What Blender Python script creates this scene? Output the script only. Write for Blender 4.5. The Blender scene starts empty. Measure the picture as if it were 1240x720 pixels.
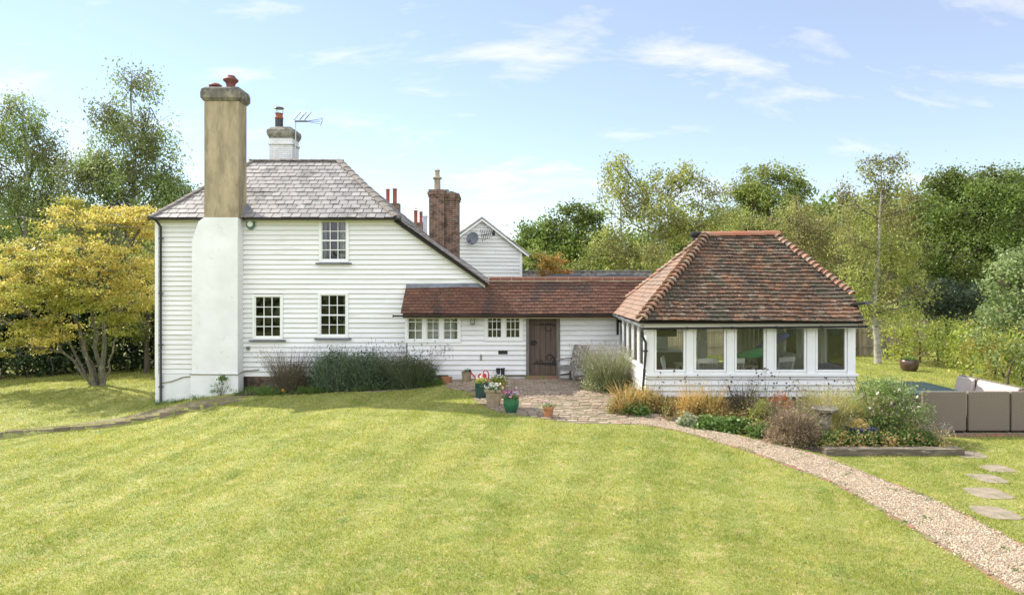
import bpy, math, random
import numpy as np
from mathutils import Vector
R = math.radians
# ------------------------------------------------------------------ camera, light
F = 827.0; CX, CY, CAMZ = 620.0, 340.0, 3.0
scene = bpy.context.scene
C = scene.collection
cam_d = bpy.data.cameras.new('camera'); cam = bpy.data.objects.new('camera', cam_d); C.objects.link(cam)
cam.location = (0, 0, CAMZ); cam.rotation_euler = (R(90), 0, 0)
cam_d.sensor_width = 36; cam_d.lens = 36 * F / 1240; cam_d.shift_y = -20 / 1240
cam_d.clip_start = .1; cam_d.clip_end = 3000
scene.camera = cam
SAZ, SEL = R(-60), R(40.5)          # azimuth from +Y towards +X, elevation
sdir = Vector((math.sin(SAZ) * math.cos(SEL), math.cos(SAZ) * math.cos(SEL), math.sin(SEL)))
sun_d = bpy.data.lights.new('sun', 'SUN'); sun = bpy.data.objects.new('sun', sun_d); C.objects.link(sun)
sun_d.energy = 5.0; sun_d.angle = R(.6); sun_d.color = (1, .93, .82)
sun.rotation_euler = (-sdir).to_track_quat('-Z', 'Y').to_euler()
world = bpy.data.worlds.new('World'); scene.world = world; world.use_nodes = True
wn, wl = world.node_tree.nodes, world.node_tree.links
bg = wn['Background']; bg.inputs[1].default_value = .125
sky = wn.new('ShaderNodeTexSky'); sky.sky_type = 'NISHITA'; sky.sun_disc = False
sky.sun_elevation = SEL; sky.sun_rotation = SAZ; sky.air_density = 1.0; sky.dust_density = .0; sky.ozone_density = 2.0
tc = wn.new('ShaderNodeTexCoord'); sep = wn.new('ShaderNodeSeparateXYZ'); wl.new(tc.outputs['Generated'], sep.inputs[0])
def wmath(op, a, b=None, c=None):
    n = wn.new('ShaderNodeMath'); n.operation = op
    for i, v in enumerate((a, b, c)):
        if v is None: continue
        if isinstance(v, (int, float)): n.inputs[i].default_value = v
        else: wl.new(v, n.inputs[i])
    return n.outputs[0]
zz = wmath('ADD', wmath('MAXIMUM', sep.outputs[2], 0.0), .34)
cx_ = wmath('DIVIDE', sep.outputs[0], zz); cy_ = wmath('DIVIDE', sep.outputs[1], zz)
cmb = wn.new('ShaderNodeCombineXYZ'); wl.new(wmath('MULTIPLY', cx_, 1.15), cmb.inputs[0]); wl.new(wmath('MULTIPLY', cy_, 2.6), cmb.inputs[1])
nz = wn.new('ShaderNodeTexNoise'); nz.inputs['Scale'].default_value = 1.9; nz.inputs['Detail'].default_value = 9
nz.inputs['Roughness'].default_value = .62; nz.inputs['Distortion'].default_value = .35
mp = wn.new('ShaderNodeMapping'); mp.inputs['Location'].default_value = (3.4, 1.3, 0); wl.new(cmb.outputs[0], mp.inputs[0]); wl.new(mp.outputs[0], nz.inputs['Vector'])
rp = wn.new('ShaderNodeValToRGB'); rp.color_ramp.elements[0].position = .535; rp.color_ramp.elements[1].position = .70
rp.color_ramp.elements[1].color = (.7, .7, .7, 1); wl.new(nz.outputs[0], rp.inputs[0])
# thin veil everywhere plus cirrus wisps, both part of the sky itself
# unseen bright cloud added behind the camera to fill the shaded facade
back = wmath('MULTIPLY', wmath('MINIMUM', wmath('MAXIMUM', wmath('MULTIPLY_ADD', sep.outputs[1], -2.2, .1), 0.0), 1.0), .84)
fac = wmath('MINIMUM', wmath('ADD', wmath('ADD', wmath('MULTIPLY', rp.outputs[0], .6), .20), back), 1.0)
cb_ = wn.new('ShaderNodeMix'); cb_.data_type = 'RGBA'; wl.new(back, cb_.inputs[0]); cb_.inputs[6].default_value = (6.7, 6.3, 6.6, 1); cb_.inputs[7].default_value = (10.0, 10.6, 12.0, 1)
mixw = wn.new('ShaderNodeMix'); mixw.data_type = 'RGBA'
wl.new(fac, mixw.inputs[0]); wl.new(sky.outputs[0], mixw.inputs[6]); wl.new(cb_.outputs[2], mixw.inputs[7])
wl.new(mixw.outputs[2], bg.inputs[0])
vs = scene.view_settings; vs.view_transform = 'Standard'; vs.look = 'None'; vs.gamma = 1; vs.exposure = .70; vs.use_curve_mapping = False
scene.cycles.max_bounces = 8; scene.cycles.transparent_max_bounces = 12; scene.cycles.use_denoising = True
scene.cycles.caustics_reflective = False; scene.cycles.caustics_refractive = False

# ------------------------------------------------------------------ helpers
rnd = random.Random(7); nr = np.random.default_rng(11)
def W(px, py, d): return ((px - CX) / F * d, d, CAMZ - (py - CY) / F * d)
def WX(px, d): return (px - CX) / F * d
def WZ(py, d): return CAMZ - (py - CY) / F * d
org = {}
def tag(o, label=None, cat=None, group=None, kind=None):
    if label: o['label'] = label
    if cat: o['category'] = cat
    if group: o['group'] = group
    if kind: o['kind'] = kind
    return o
def thing(name, label, cat, loc=(0, 0, 0), group=None, rz=0):
    o = bpy.data.objects.new(name, None); C.objects.link(o); o.location = loc; o.empty_display_size = .1
    o.rotation_euler = (0, 0, rz)
    org[o.name] = Vector((0, 0, 0)) if rz else Vector(loc)
    return tag(o, label, cat, group)
def link(name, me, parent, origin=(0, 0, 0)):
    o = bpy.data.objects.new(name, me); C.objects.link(o)
    if parent is not None:
        o.parent = parent; org[o.name] = org[parent.name]
    else:
        o.location = origin; org[o.name] = Vector(origin)
    return o
class MB:
    def __init__(s): s.V = []; s.Fc = []; s.mi = {}; s.cur = 0
    def add(s, vs, fs):
        n = len(s.V); s.V += [tuple(v) for v in vs]
        if s.cur: s.mi.update({len(s.Fc) + i: s.cur for i in range(len(fs))})
        s.Fc += [tuple(i + n for i in f) for f in fs]; return s
    def hexa(s, p):  # 8 points, bottom 4 then top 4
        return s.add(p, [(0, 3, 2, 1), (4, 5, 6, 7), (0, 1, 5, 4), (1, 2, 6, 5), (2, 3, 7, 6), (3, 0, 4, 7)])
    def box(s, x0, x1, y0, y1, z0, z1):
        return s.hexa([(x0, y0, z0), (x1, y0, z0), (x1, y1, z0), (x0, y1, z0), (x0, y0, z1), (x1, y0, z1), (x1, y1, z1), (x0, y1, z1)])
    def bar(s, a, b, w, h, up=(0, 0, 1)):  # rectangular bar from a to b
        a, b = Vector(a), Vector(b); t = (b - a).normalized(); u = Vector(up)
        sd = t.cross(u)
        if sd.length < 1e-4: sd = t.cross(Vector((1, 0, 0)))
        sd.normalize(); u = sd.cross(t).normalized(); sd = sd * w / 2; u = u * h / 2
        return s.hexa([a - sd - u, a + sd - u, b + sd - u, b - sd - u, a - sd + u, a + sd + u, b + sd + u, b - sd + u])
    def tube(s, pts, rad, n=8, cap=True):
        pts = [Vector(p) for p in pts]
        if not hasattr(rad, '__len__'): rad = [rad] * len(pts)
        vs = []; fs = []; t0 = (pts[1] - pts[0]).normalized()
        sd = t0.cross(Vector((0, 0, 1)));  sd = sd if sd.length > .05 else t0.cross(Vector((1, 0, 0))); sd.normalize()
        for i, p in enumerate(pts):
            t = (pts[min(i + 1, len(pts) - 1)] - pts[max(i - 1, 0)]).normalized()
            sd = (sd - t * sd.dot(t)).normalized(); up = t.cross(sd)
            for k in range(n):
                a = 2 * math.pi * k / n; vs.append(p + (sd * math.cos(a) + up * math.sin(a)) * rad[i])
        for i in range(len(pts) - 1):
            for k in range(n):
                k2 = (k + 1) % n; fs.append((i * n + k, i * n + k2, (i + 1) * n + k2, (i + 1) * n + k))
        if cap: fs.append(tuple(range(n))[::-1]); fs.append(tuple(range((len(pts) - 1) * n, len(pts) * n)))
        return s.add(vs, fs)
    def lathe(s, prof, c=(0, 0, 0), n=20, sq=None, rot=0):  # prof: (r, z) ; sq -> square plan with 4 sides
        m = 4 if sq else n; vs = []; fs = []
        for r, z in prof:
            for k in range(m):
                a = 2 * math.pi * k / m + (math.pi / 4 if sq else 0) + rot
                vs.append((c[0] + r * math.cos(a) * (1.414 if sq else 1), c[1] + r * math.sin(a) * (1.414 if sq else 1), c[2] + z))
        for i in range(len(prof) - 1):
            for k in range(m):
                k2 = (k + 1) % m; fs.append((i * m + k, i * m + k2, (i + 1) * m + k2, (i + 1) * m + k))
        fs.append(tuple(range(m))[::-1]); fs.append(tuple(range((len(prof) - 1) * m, len(prof) * m)))
        return s.add(vs, fs)
    def prism(s, poly, n):  # poly: 3d points, extruded by vector n
        n = Vector(n); k = len(poly); p = [Vector(q) for q in poly]
        return s.add(p + [q + n for q in p], [tuple(range(k))[::-1], tuple(range(k, 2 * k))] + [(i, (i + 1) % k, (i + 1) % k + k, i + k) for i in range(k)])
    def build(s, name, mat, parent=None, smooth=False, origin=(0, 0, 0), bevel=0, mat2=None):
        me = bpy.data.meshes.new(name); o0 = org[parent.name] if parent is not None else Vector(origin)
        V = np.array([tuple(v) for v in s.V], dtype=float) - np.array(tuple(o0))
        me.from_pydata(V.tolist(), [], s.Fc); me.materials.append(mat)
        if s.mi:
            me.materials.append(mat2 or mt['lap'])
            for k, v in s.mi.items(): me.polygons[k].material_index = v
        if smooth:
            me.polygons.foreach_set('use_smooth', [True] * len(me.polygons))
        me.update()
        o = link(name, me, parent, origin)
        if smooth and hasattr(me, 'set_sharp_from_angle'): me.set_sharp_from_angle(angle=R(50))
        if bevel:
            b = o.modifiers.new('bevel', 'BEVEL'); b.width = bevel; b.segments = 2; b.limit_method = 'ANGLE'
        return o
def np_mesh(name, V, n, mat, parent=None, attr=None, origin=(0, 0, 0), smooth=False):
    """V: (K, n, 3) polygons of n corners each; attr: (K,) per polygon value"""
    K = V.shape[0]; o0 = org[parent.name] if parent is not None else Vector(origin)
    me = bpy.data.meshes.new(name); me.vertices.add(K * n); me.loops.add(K * n); me.polygons.add(K)
    me.vertices.foreach_set('co', (V - np.array(tuple(o0))).reshape(-1).astype(np.float32))
    me.loops.foreach_set('vertex_index', np.arange(K * n, dtype=np.int32))
    me.polygons.foreach_set('loop_start', np.arange(0, K * n, n, dtype=np.int32))
    if attr is not None:
        a = me.attributes.new('r', 'FLOAT', 'POINT'); a.data.foreach_set('value', np.repeat(attr, n).astype(np.float32))
    me.materials.append(mat); me.update(calc_edges=True)
    return link(name, me, parent, origin)

# ------------------------------------------------------------------ materials
def nodes(name):
    m = bpy.data.materials.new(name); m.use_nodes = True; nt = m.node_tree
    return m, nt.nodes, nt.links, nt.nodes['Principled BSDF']
def ramp(n, cols, pos=None, const=False):
    r = n.new('ShaderNodeValToRGB'); e = r.color_ramp.elements
    while len(e) < len(cols): e.new(.5)
    for i, c in enumerate(cols):
        e[i].position = pos[i] if pos else i / max(1, len(cols) - 1); e[i].color = (*c, 1)
    if const: r.color_ramp.interpolation = 'CONSTANT'
    return r
def M(name, cols, rough=.8, scale=3, detail=6, pos=(.35, .65), island=None, ipos=None, imix=.5, bump=0, bscale=60, bdist=.01, metal=0, spec=.4, stretch=(1, 1, 1), wcoord=False, spots=None):
    m, n, l, p = nodes(name)
    p.inputs['Roughness'].default_value = rough; p.inputs['Metallic'].default_value = metal; p.inputs['Specular IOR Level'].default_value = spec
    tc = n.new('ShaderNodeTexCoord'); geo = n.new('ShaderNodeNewGeometry'); mp = n.new('ShaderNodeMapping'); mp.inputs['Scale'].default_value = stretch
    l.new(geo.outputs['Position'] if wcoord else tc.outputs['Object'], mp.inputs[0])
    nz = n.new('ShaderNodeTexNoise'); nz.inputs['Scale'].default_value = scale; nz.inputs['Detail'].default_value = detail; nz.inputs['Roughness'].default_value = .6; l.new(mp.outputs[0], nz.inputs['Vector'])
    if len(cols) == 1: cols = [cols[0], tuple(c * .82 for c in cols[0])]
    if pos and len(pos) != len(cols): pos = [pos[0] + (pos[-1] - pos[0]) * i / (len(cols) - 1) for i in range(len(cols))]
    r = ramp(n, cols, pos); l.new(nz.outputs[0], r.inputs[0]); out = r.outputs[0]
    if island:
        r2 = ramp(n, island, ipos); l.new(geo.outputs['Random Per Island'], r2.inputs[0])
        mx = n.new('ShaderNodeMix'); mx.data_type = 'RGBA'; mx.inputs[0].default_value = imix; l.new(out, mx.inputs[6]); l.new(r2.outputs[0], mx.inputs[7]); out = mx.outputs[2]
    if spots:  # (colour, scale, threshold, strength): lichen, stains
        for (sc, ss, st, sw) in spots:
            n2 = n.new('ShaderNodeTexNoise'); n2.inputs['Scale'].default_value = ss; n2.inputs['Detail'].default_value = 5; l.new(mp.outputs[0], n2.inputs['Vector'])
            r3 = ramp(n, [(0, 0, 0), (sw, sw, sw)], [st, st + .06]); l.new(n2.outputs[0], r3.inputs[0])
            mx = n.new('ShaderNodeMix'); mx.data_type = 'RGBA'; l.new(r3.outputs[0], mx.inputs[0]); l.new(out, mx.inputs[6]); mx.inputs[7].default_value = (*sc, 1); out = mx.outputs[2]
    l.new(out, p.inputs['Base Color'])
    if bump:
        n3 = n.new('ShaderNodeTexNoise'); n3.inputs['Scale'].default_value = bscale; n3.inputs['Detail'].default_value = 4; l.new(mp.outputs[0], n3.inputs['Vector'])
        b = n.new('ShaderNodeBump'); b.inputs['Strength'].default_value = bump; b.inputs['Distance'].default_value = bdist; l.new(n3.outputs[0], b.inputs['Height']); l.new(b.outputs[0], p.inputs['Normal'])
    return m
def leafmat(name, cols, trans=.38, shift=None, sscale=.8, rough=.5, pos=None):
    m, n, l, p = nodes(name)
    at = n.new('ShaderNodeAttribute'); at.attribute_name = 'r'
    r = ramp(n, cols, pos); l.new(at.outputs['Fac'], r.inputs[0]); out = r.outputs[0]
    if shift:
        geo = n.new('ShaderNodeNewGeometry'); nz = n.new('ShaderNodeTexNoise'); nz.inputs['Scale'].default_value = sscale; nz.inputs['Detail'].default_value = 3
        l.new(geo.outputs['Position'], nz.inputs['Vector']); rr = ramp(n, [(0, 0, 0), (.75, .75, .75)], [.46, .6]); l.new(nz.outputs[0], rr.inputs[0])
        mx = n.new('ShaderNodeMix'); mx.data_type = 'RGBA'; l.new(rr.outputs[0], mx.inputs[0]); l.new(out, mx.inputs[6]); mx.inputs[7].default_value = (*shift, 1); out = mx.outputs[2]
    l.new(out, p.inputs['Base Color']); p.inputs['Roughness'].default_value = rough; p.inputs['Specular IOR Level'].default_value = .35
    tr = n.new('ShaderNodeBsdfTranslucent'); hs = n.new('ShaderNodeHueSaturation'); hs.inputs['Hue'].default_value = .485; hs.inputs['Value'].default_value = 1.5; l.new(out, hs.inputs['Color']); l.new(hs.outputs[0], tr.inputs[0])
    ms = n.new('ShaderNodeMixShader'); ms.inputs[0].default_value = trans; l.new(p.outputs[0], ms.inputs[1]); l.new(tr.outputs[0], ms.inputs[2])
    l.new(ms.outputs[0], n['Material Output'].inputs[0])
    return m
def glassmat(name, tint=(1, 1, 1), ior=1.5):
    m, n, l, p = nodes(name)
    t = n.new('ShaderNodeBsdfTransparent'); t.inputs[0].default_value = (*tint, 1)
    g = n.new('ShaderNodeBsdfGlossy'); g.inputs['Roughness'].default_value = .02; f = n.new('ShaderNodeFresnel'); f.inputs[0].default_value = ior
    geo = n.new('ShaderNodeNewGeometry'); nz = n.new('ShaderNodeTexNoise'); nz.inputs['Scale'].default_value = 1.5; l.new(geo.outputs['Position'], nz.inputs['Vector'])
    b = n.new('ShaderNodeBump'); b.inputs['Strength'].default_value = .15; b.inputs['Distance'].default_value = .02; l.new(nz.outputs[0], b.inputs['Height']); l.new(b.outputs[0], g.inputs['Normal'])
    mx = n.new('ShaderNodeMixShader'); l.new(f.outputs[0], mx.inputs[0]); l.new(t.outputs[0], mx.inputs[1]); l.new(g.outputs[0], mx.inputs[2]); l.new(mx.outputs[0], n['Material Output'].inputs[0])
    return m
def brickmat(name, c1, c2, mortar, w=.225, h=.075, dirt=.8):
    m, n, l, p = nodes(name); p.inputs['Roughness'].default_value = .9
    geo = n.new('ShaderNodeNewGeometry'); sp = n.new('ShaderNodeSeparateXYZ'); l.new(geo.outputs['Position'], sp.inputs[0])
    ad = n.new('ShaderNodeMath'); l.new(sp.outputs[0], ad.inputs[0]); l.new(sp.outputs[1], ad.inputs[1])
    cb = n.new('ShaderNodeCombineXYZ'); l.new(ad.outputs[0], cb.inputs[0]); l.new(sp.outputs[2], cb.inputs[1])
    b = n.new('ShaderNodeTexBrick'); b.inputs['Scale'].default_value = 1; b.inputs['Brick Width'].default_value = w; b.inputs['Row Height'].default_value = h
    b.inputs['Mortar Size'].default_value = .008; b.inputs['Color1'].default_value = (*c1, 1); b.inputs['Color2'].default_value = (*c2, 1); b.inputs['Mortar'].default_value = (*mortar, 1); l.new(cb.outputs[0], b.inputs['Vector'])
    nz = n.new('ShaderNodeTexNoise'); nz.inputs['Scale'].default_value = 5; nz.inputs['Detail'].default_value = 8; l.new(geo.outputs['Position'], nz.inputs['Vector'])
    r = ramp(n, [(.25, .22, .2), (1, 1, 1)], [.35, .55]); l.new(nz.outputs[0], r.inputs[0])
    mx = n.new('ShaderNodeMix'); mx.data_type = 'RGBA'; mx.blend_type = 'MULTIPLY'; mx.inputs[0].default_value = dirt; l.new(b.outputs[0], mx.inputs[6]); l.new(r.outputs[0], mx.inputs[7]); l.new(mx.outputs[2], p.inputs['Base Color'])
    bp = n.new('ShaderNodeBump'); bp.inputs['Strength'].default_value = .8; bp.inputs['Distance'].default_value = .01; bp.invert = True; l.new(b.outputs['Fac'], bp.inputs['Height']); l.new(bp.outputs[0], p.inputs['Normal'])
    return m
mt = {}
mt['board'] = M('white_board', [(.80, .80, .78), (.74, .745, .72)], .55, 1.2, island=[(.83, .83, .81), (.68, .69, .66), (.8, .8, .79), (.74, .74, .70)], imix=.55, bump=.15, bscale=30, stretch=(.4, .4, 4), spots=[((.50, .50, .42), 2.2, .60, .32), ((.42, .44, .33), .9, .64, .3)])
mt['lap'] = M('lap_grime_shade', [(.36, .35, .28), (.48, .47, .40)], .8, 2)  # grimy board edge, its dark tone also paints in the lap shadow line
mt['board_grey'] = M('weathered_board', [(.78, .78, .76), (.66, .66, .64)], .8, 1.2, island=[(.8, .8, .78), (.62, .62, .6)], imix=.5, stretch=(.5, .5, 3))
mt['render_white'] = M('white_render', [(.80, .81, .79), (.68, .69, .66)], .85, .9, bump=.5, bscale=25, bdist=.01, spots=[((.6, .6, .55), 1.3, .6, .3), ((.30, .31, .26), 16, .72, .5), ((.5, .5, .44), 5, .64, .35)])
mt['render_tan'] = M('tan_render', [(.45, .37, .235), (.35, .285, .18), (.25, .205, .13)], .95, 2.4, pos=(.34, .66), bump=.6, bscale=35, spots=[((.14, .12, .08), 1.6, .57, .45), ((.45, .42, .32), 9, .62, .4), ((.10, .095, .07), 22, .66, .6)], stretch=(1.4, 1.4, .4))
mt['cap'] = M('stone_cap', [(.30, .26, .19), (.17, .155, .12), (.1, .095, .08)], .95, 5, bump=.8, bscale=40)
mt['slate'] = M('slate', [(0.292, 0.270, 0.252), (0.206, 0.194, 0.180)], .65, 2, island=[(0.172, 0.167, 0.162), (0.310, 0.288, 0.275), (0.361, 0.338, 0.318), (0.249, 0.234, 0.223), (0.413, 0.392, 0.370)], imix=.6, bump=.3, bscale=20, spots=[((.11, .11, .10), 1.0, .55, .6), ((.45, .43, .37), 12, .64, .7), ((.16, .17, .12), 3.5, .6, .5)])
mt['hipcap'] = M('hip_cap', [(.24, .21, .18), (.11, .10, .09)], .95, 8, island=[(.32, .28, .24), (.12, .11, .10)], bump=.8, bscale=25, spots=[((.5, .48, .42), 14, .62, .7)])
tile_i = [(0.053, 0.041, 0.031), (0.138, 0.067, 0.043), (0.085, 0.061, 0.045), (0.244, 0.110, 0.056), (0.042, 0.037, 0.029), (0.170, 0.116, 0.076), (0.101, 0.059, 0.040), (0.318, 0.152, 0.078), (0.069, 0.052, 0.039)]
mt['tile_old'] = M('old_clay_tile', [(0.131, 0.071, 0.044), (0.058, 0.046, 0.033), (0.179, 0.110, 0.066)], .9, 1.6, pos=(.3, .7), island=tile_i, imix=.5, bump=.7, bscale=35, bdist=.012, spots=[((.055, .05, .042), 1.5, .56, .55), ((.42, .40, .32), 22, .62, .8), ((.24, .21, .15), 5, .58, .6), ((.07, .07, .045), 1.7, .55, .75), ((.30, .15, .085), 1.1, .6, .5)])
mt['tile_sunny'] = M('sunlit_clay_tile', [(0.272, 0.167, 0.118), (0.204, 0.147, 0.108)], .9, 1.3, island=[(0.187, 0.108, 0.078), (0.306, 0.186, 0.127), (0.238, 0.196, 0.157), (0.357, 0.216, 0.137)], imix=.6, bump=.6, bscale=35, spots=[((.12, .10, .08), 1.5, .58, .5), ((.48, .46, .38), 20, .63, .7)])  # paler copy of the clay tile, the left slope's sunlight put into its colour
mt['tile_link'] = M('link_clay_tile', [(0.143, 0.065, 0.040), (0.092, 0.050, 0.034), (0.175, 0.086, 0.055)], .9, 1.2, pos=(0.276, 0.756), island=[(0.092, 0.045, 0.030), (0.166, 0.076, 0.046), (0.120, 0.056, 0.037), (0.212, 0.103, 0.060), (0.069, 0.043, 0.032)], imix=.55, bump=.6, bscale=40, spots=[((.05, .04, .035), .9, .56, .65), ((.45, .43, .37), 20, .68, .6)])
mt['bonnet'] = M('bonnet_tile', [(.40, .25, .16), (.27, .19, .13)], .9, 4, island=[(.40, .20, .12), (.14, .09, .065), (.30, .14, .09), (.40, .34, .25), (.10, .07, .055)], imix=.65, bump=.7, bscale=30, spots=[((.08, .07, .05), 6, .56, .6), ((.5, .47, .38), 12, .63, .6)])
mt['ridge_red'] = M('ridge_clay', [(.40, .13, .07), (.3, .12, .075)], .85, 3, island=[(.42, .13, .07), (.33, .2, .13), (.5, .2, .11)], imix=.6, bump=.4)
mt['ridge_brown'] = M('ridge_brown', [(.21, .10, .065), (.15, .07, .045)], .85, 4, island=[(.25, .115, .07), (.16, .075, .05)], bump=.4)
mt['mortar'] = M('mortar', [(.5, .43, .31), (.38, .32, .23)], .95, 8, bump=.6)
mt['black'] = M('black_plastic', [(.018, .018, .02), (.028, .028, .03)], .35, 3, spec=.5)
mt['lead'] = M('lead', [(.20, .21, .23), (.12, .125, .14)], .6, 3, metal=.2, bump=.3)
mt['frame'] = M('frame_paint', [(.80, .81, .78), (.76, .77, .73)], .4, 3)
mt['cream'] = M('cream_paint', [(.66, .65, .52), (.58, .58, .46)], .5, 2)
mt['glass'] = glassmat('window_glass', (.98, .99, .98))
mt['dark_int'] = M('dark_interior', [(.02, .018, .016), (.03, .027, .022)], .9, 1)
mt['plaster'] = M('plaster', [(.75, .73, .66), (.68, .66, .6)], .9, 1)
mt['curtain'] = M('curtain', [(.42, .42, .36), (.26, .29, .25)], .9, 6, stretch=(4, 1, .3))
mt['oak'] = M('oak_door', [(.13, .095, .07), (.07, .055, .044), (.18, .13, .09)], .85, 2.2, pos=(.3, .7), island=[(.09, .07, .055), (.16, .11, .08)], imix=.4, bump=.5, stretch=(8, 8, .7))
mt['oak_grey'] = M('weathered_oak', [(.23, .205, .17), (.13, .115, .095)], .9, 3, bump=.5, stretch=(6, 6, .6))
mt['timber_grey'] = M('grey_timber', [(.26, .245, .225), (.15, .14, .125)], .9, 3, island=[(.3, .28, .26), (.15, .135, .12)], bump=.4)
mt['iron'] = M('iron', [(.012, .012, .013), (.02, .02, .02)], .5)
mt['terracotta'] = M('terracotta', [(.42, .19, .09), (.32, .15, .08)], .85, 6, bump=.3, spots=[((.5, .45, .36), 5, .62, .4)])
mt['red_pot'] = M('red_clay_pot', [(.34, .10, .055), (.24, .075, .045)], .8, 4, bump=.3)
mt['maroon_pot'] = M('maroon_pot', [(.20, .065, .055), (.12, .04, .04)], .6, 4, bump=.3)
mt['buff_pot'] = M('buff_pot', [(.38, .31, .21), (.24, .2, .14)], .9, 6, bump=.3)
mt['stone_pot'] = M('stone_pot', [(.36, .28, .18), (.26, .2, .13)], .9, 8, bump=.6, bscale=50)
mt['green_glaze'] = M('green_glaze', [(.028, .14, .075), (.02, .10, .055)], .2, 3, spec=.6)
mt['dkgreen_glaze'] = M('dark_green_glaze', [(.018, .065, .05), (.01, .04, .035)], .25, 3, spec=.6)
mt['blue_glaze'] = M('blue_glaze', [(.018, .035, .14), (.012, .02, .07)], .2, 5, spec=.6)
mt['brown_glaze'] = M('brown_glaze', [(.11, .06, .042), (.06, .035, .028)], .3, 4, spec=.6)
mt['ochre'] = M('ochre_pot', [(.34, .23, .07), (.24, .16, .06)], .8, 5, bump=.3)
mt['red_plastic'] = M('red_plastic', [(.52, .02, .03), (.42, .015, .025)], .3, 3, spec=.5)
mt['brick_old'] = brickmat('old_brick', (.23, .125, .08), (.13, .08, .055), (.30, .25, .19))
mt['brick_white'] = brickmat('white_brick', (.78, .78, .75), (.7, .7, .68), (.6, .6, .58), dirt=.15)
mt['brick_plinth'] = brickmat('plinth_brick', (.17, .11, .07), (.10, .07, .05), (.16, .13, .09))
mt['stone_wall'] = brickmat('stone_wall', (.33, .31, .29), (.18, .175, .17), (.3, .28, .25), .35, .16)
mt['soil'] = M('soil', [(.10, .075, .05), (.05, .038, .026), (.16, .125, .08)], .95, 6, pos=(.3, .7), bump=1, bscale=40, bdist=.03, wcoord=True)
mt['bark'] = M('bark', [(.15, .125, .09), (.07, .058, .042)], .95, 6, bump=.8, bscale=20, stretch=(3, 3, .8))
mt['bark_gold'] = M('lichen_bark', [(.24, .22, .16), (.10, .09, .06), (.3, .3, .22)], .95, 5, pos=(.3, .7), bump=.8, bscale=20, stretch=(2, 2, .8))
mt['birch'] = M('birch_bark', [(.44, .41, .35), (.22, .20, .165)], .8, 3, bump=.4, stretch=(1, 1, 2.5), spots=[((.06, .055, .05), 4, .60, .85)])
mt['rattan'] = None
mt['twig'] = M('twig_bark', [(.16, .13, .10), (.09, .075, .06)], .9, 5)
mt['table_glass'] = M('table_glass', [(.09, .15, .17), (.07, .12, .135)], .2, 4, spec=.6)
mt['cushion'] = M('cushion', [(.58, .50, .43), (.5, .43, .37)], .9, 20)
mt['slab'] = M('stone_slab', [(.36, .30, .215), (.25, .205, .145), (.20, .185, .12)], .95, 5, pos=(.3, .75), bump=.8, bscale=30, spots=[((.14, .16, .07), 3, .6, .5)])
mt['paver'] = M('paver', [(.34, .26, .18), (.22, .17, .12)], .95, 3, island=[(.36, .27, .19), (.24, .18, .13), (.42, .34, .25), (.30, .20, .14)], imix=.6, bump=.6, bscale=40, wcoord=True, spots=[((.09, .11, .045), 2.5, .58, .5)])
mt['edge_brick'] = M('edge_brick', [(.30, .15, .095), (.18, .11, .075)], .95, 6, island=[(.36, .17, .11), (.22, .13, .09), (.24, .19, .14)], imix=.6, bump=.6, spots=[((.16, .18, .06), 3, .53, .8)])
mt['edge_stone'] = M('edge_stone', [(.26, .22, .15), (.12, .10, .07)], .95, 6, island=[(.3, .25, .18), (.15, .12, .09)], bump=.8)
mt['sleeper'] = M('sleeper', [(.30, .25, .18), (.10, .085, .06), (.2, .165, .12)], .95, 3, pos=(.3, .7), bump=.9, bscale=25, stretch=(.6, 3, 3), spots=[((.4, .37, .28), 6, .62, .5)])
mt['fence'] = M('fence_board', [(0.320, 0.264, 0.180), (0.176, 0.153, 0.108)], .95, 2, island=[(0.352, 0.289, 0.198), (0.160, 0.136, 0.099)], bump=.4, stretch=(4, 4, .6))
mt['concrete'] = M('old_stone', [(.36, .34, .28), (.2, .19, .15), (.1, .095, .07)], .95, 8, pos=(.3, .75), bump=.8)
mt['steel'] = M('steel', [(.45, .46, .48), (.32, .33, .35)], .35, 4, metal=.7)
mt['dish'] = M('grey_dish', [(.15, .16, .17), (.1, .11, .12)], .5)
mt['floor_wood'] = M('floor_wood', [(.55, .46, .34), (.45, .36, .25)], .4, 2, stretch=(1, 8, 1))
mt['white_wood'] = M('white_wood', [(.74, .73, .66), (.66, .65, .58)], .45)
mt['cloth_green'] = M('green_cloth', [(.05, .42, .14), (.04, .32, .1)], .6, 3)
mt['cloth_blue'] = M('blue_cloth', [(.025, .07, .42), (.02, .045, .28)], .6, 3)
mt['cab_blue'] = M('cabinet_paint', [(.03, .055, .065), (.02, .04, .05)], .5)
mt['car_black'] = M('dark_car_paint', [(.012, .013, .015), (.02, .021, .023)], .15, 2, spec=.6)
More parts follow.
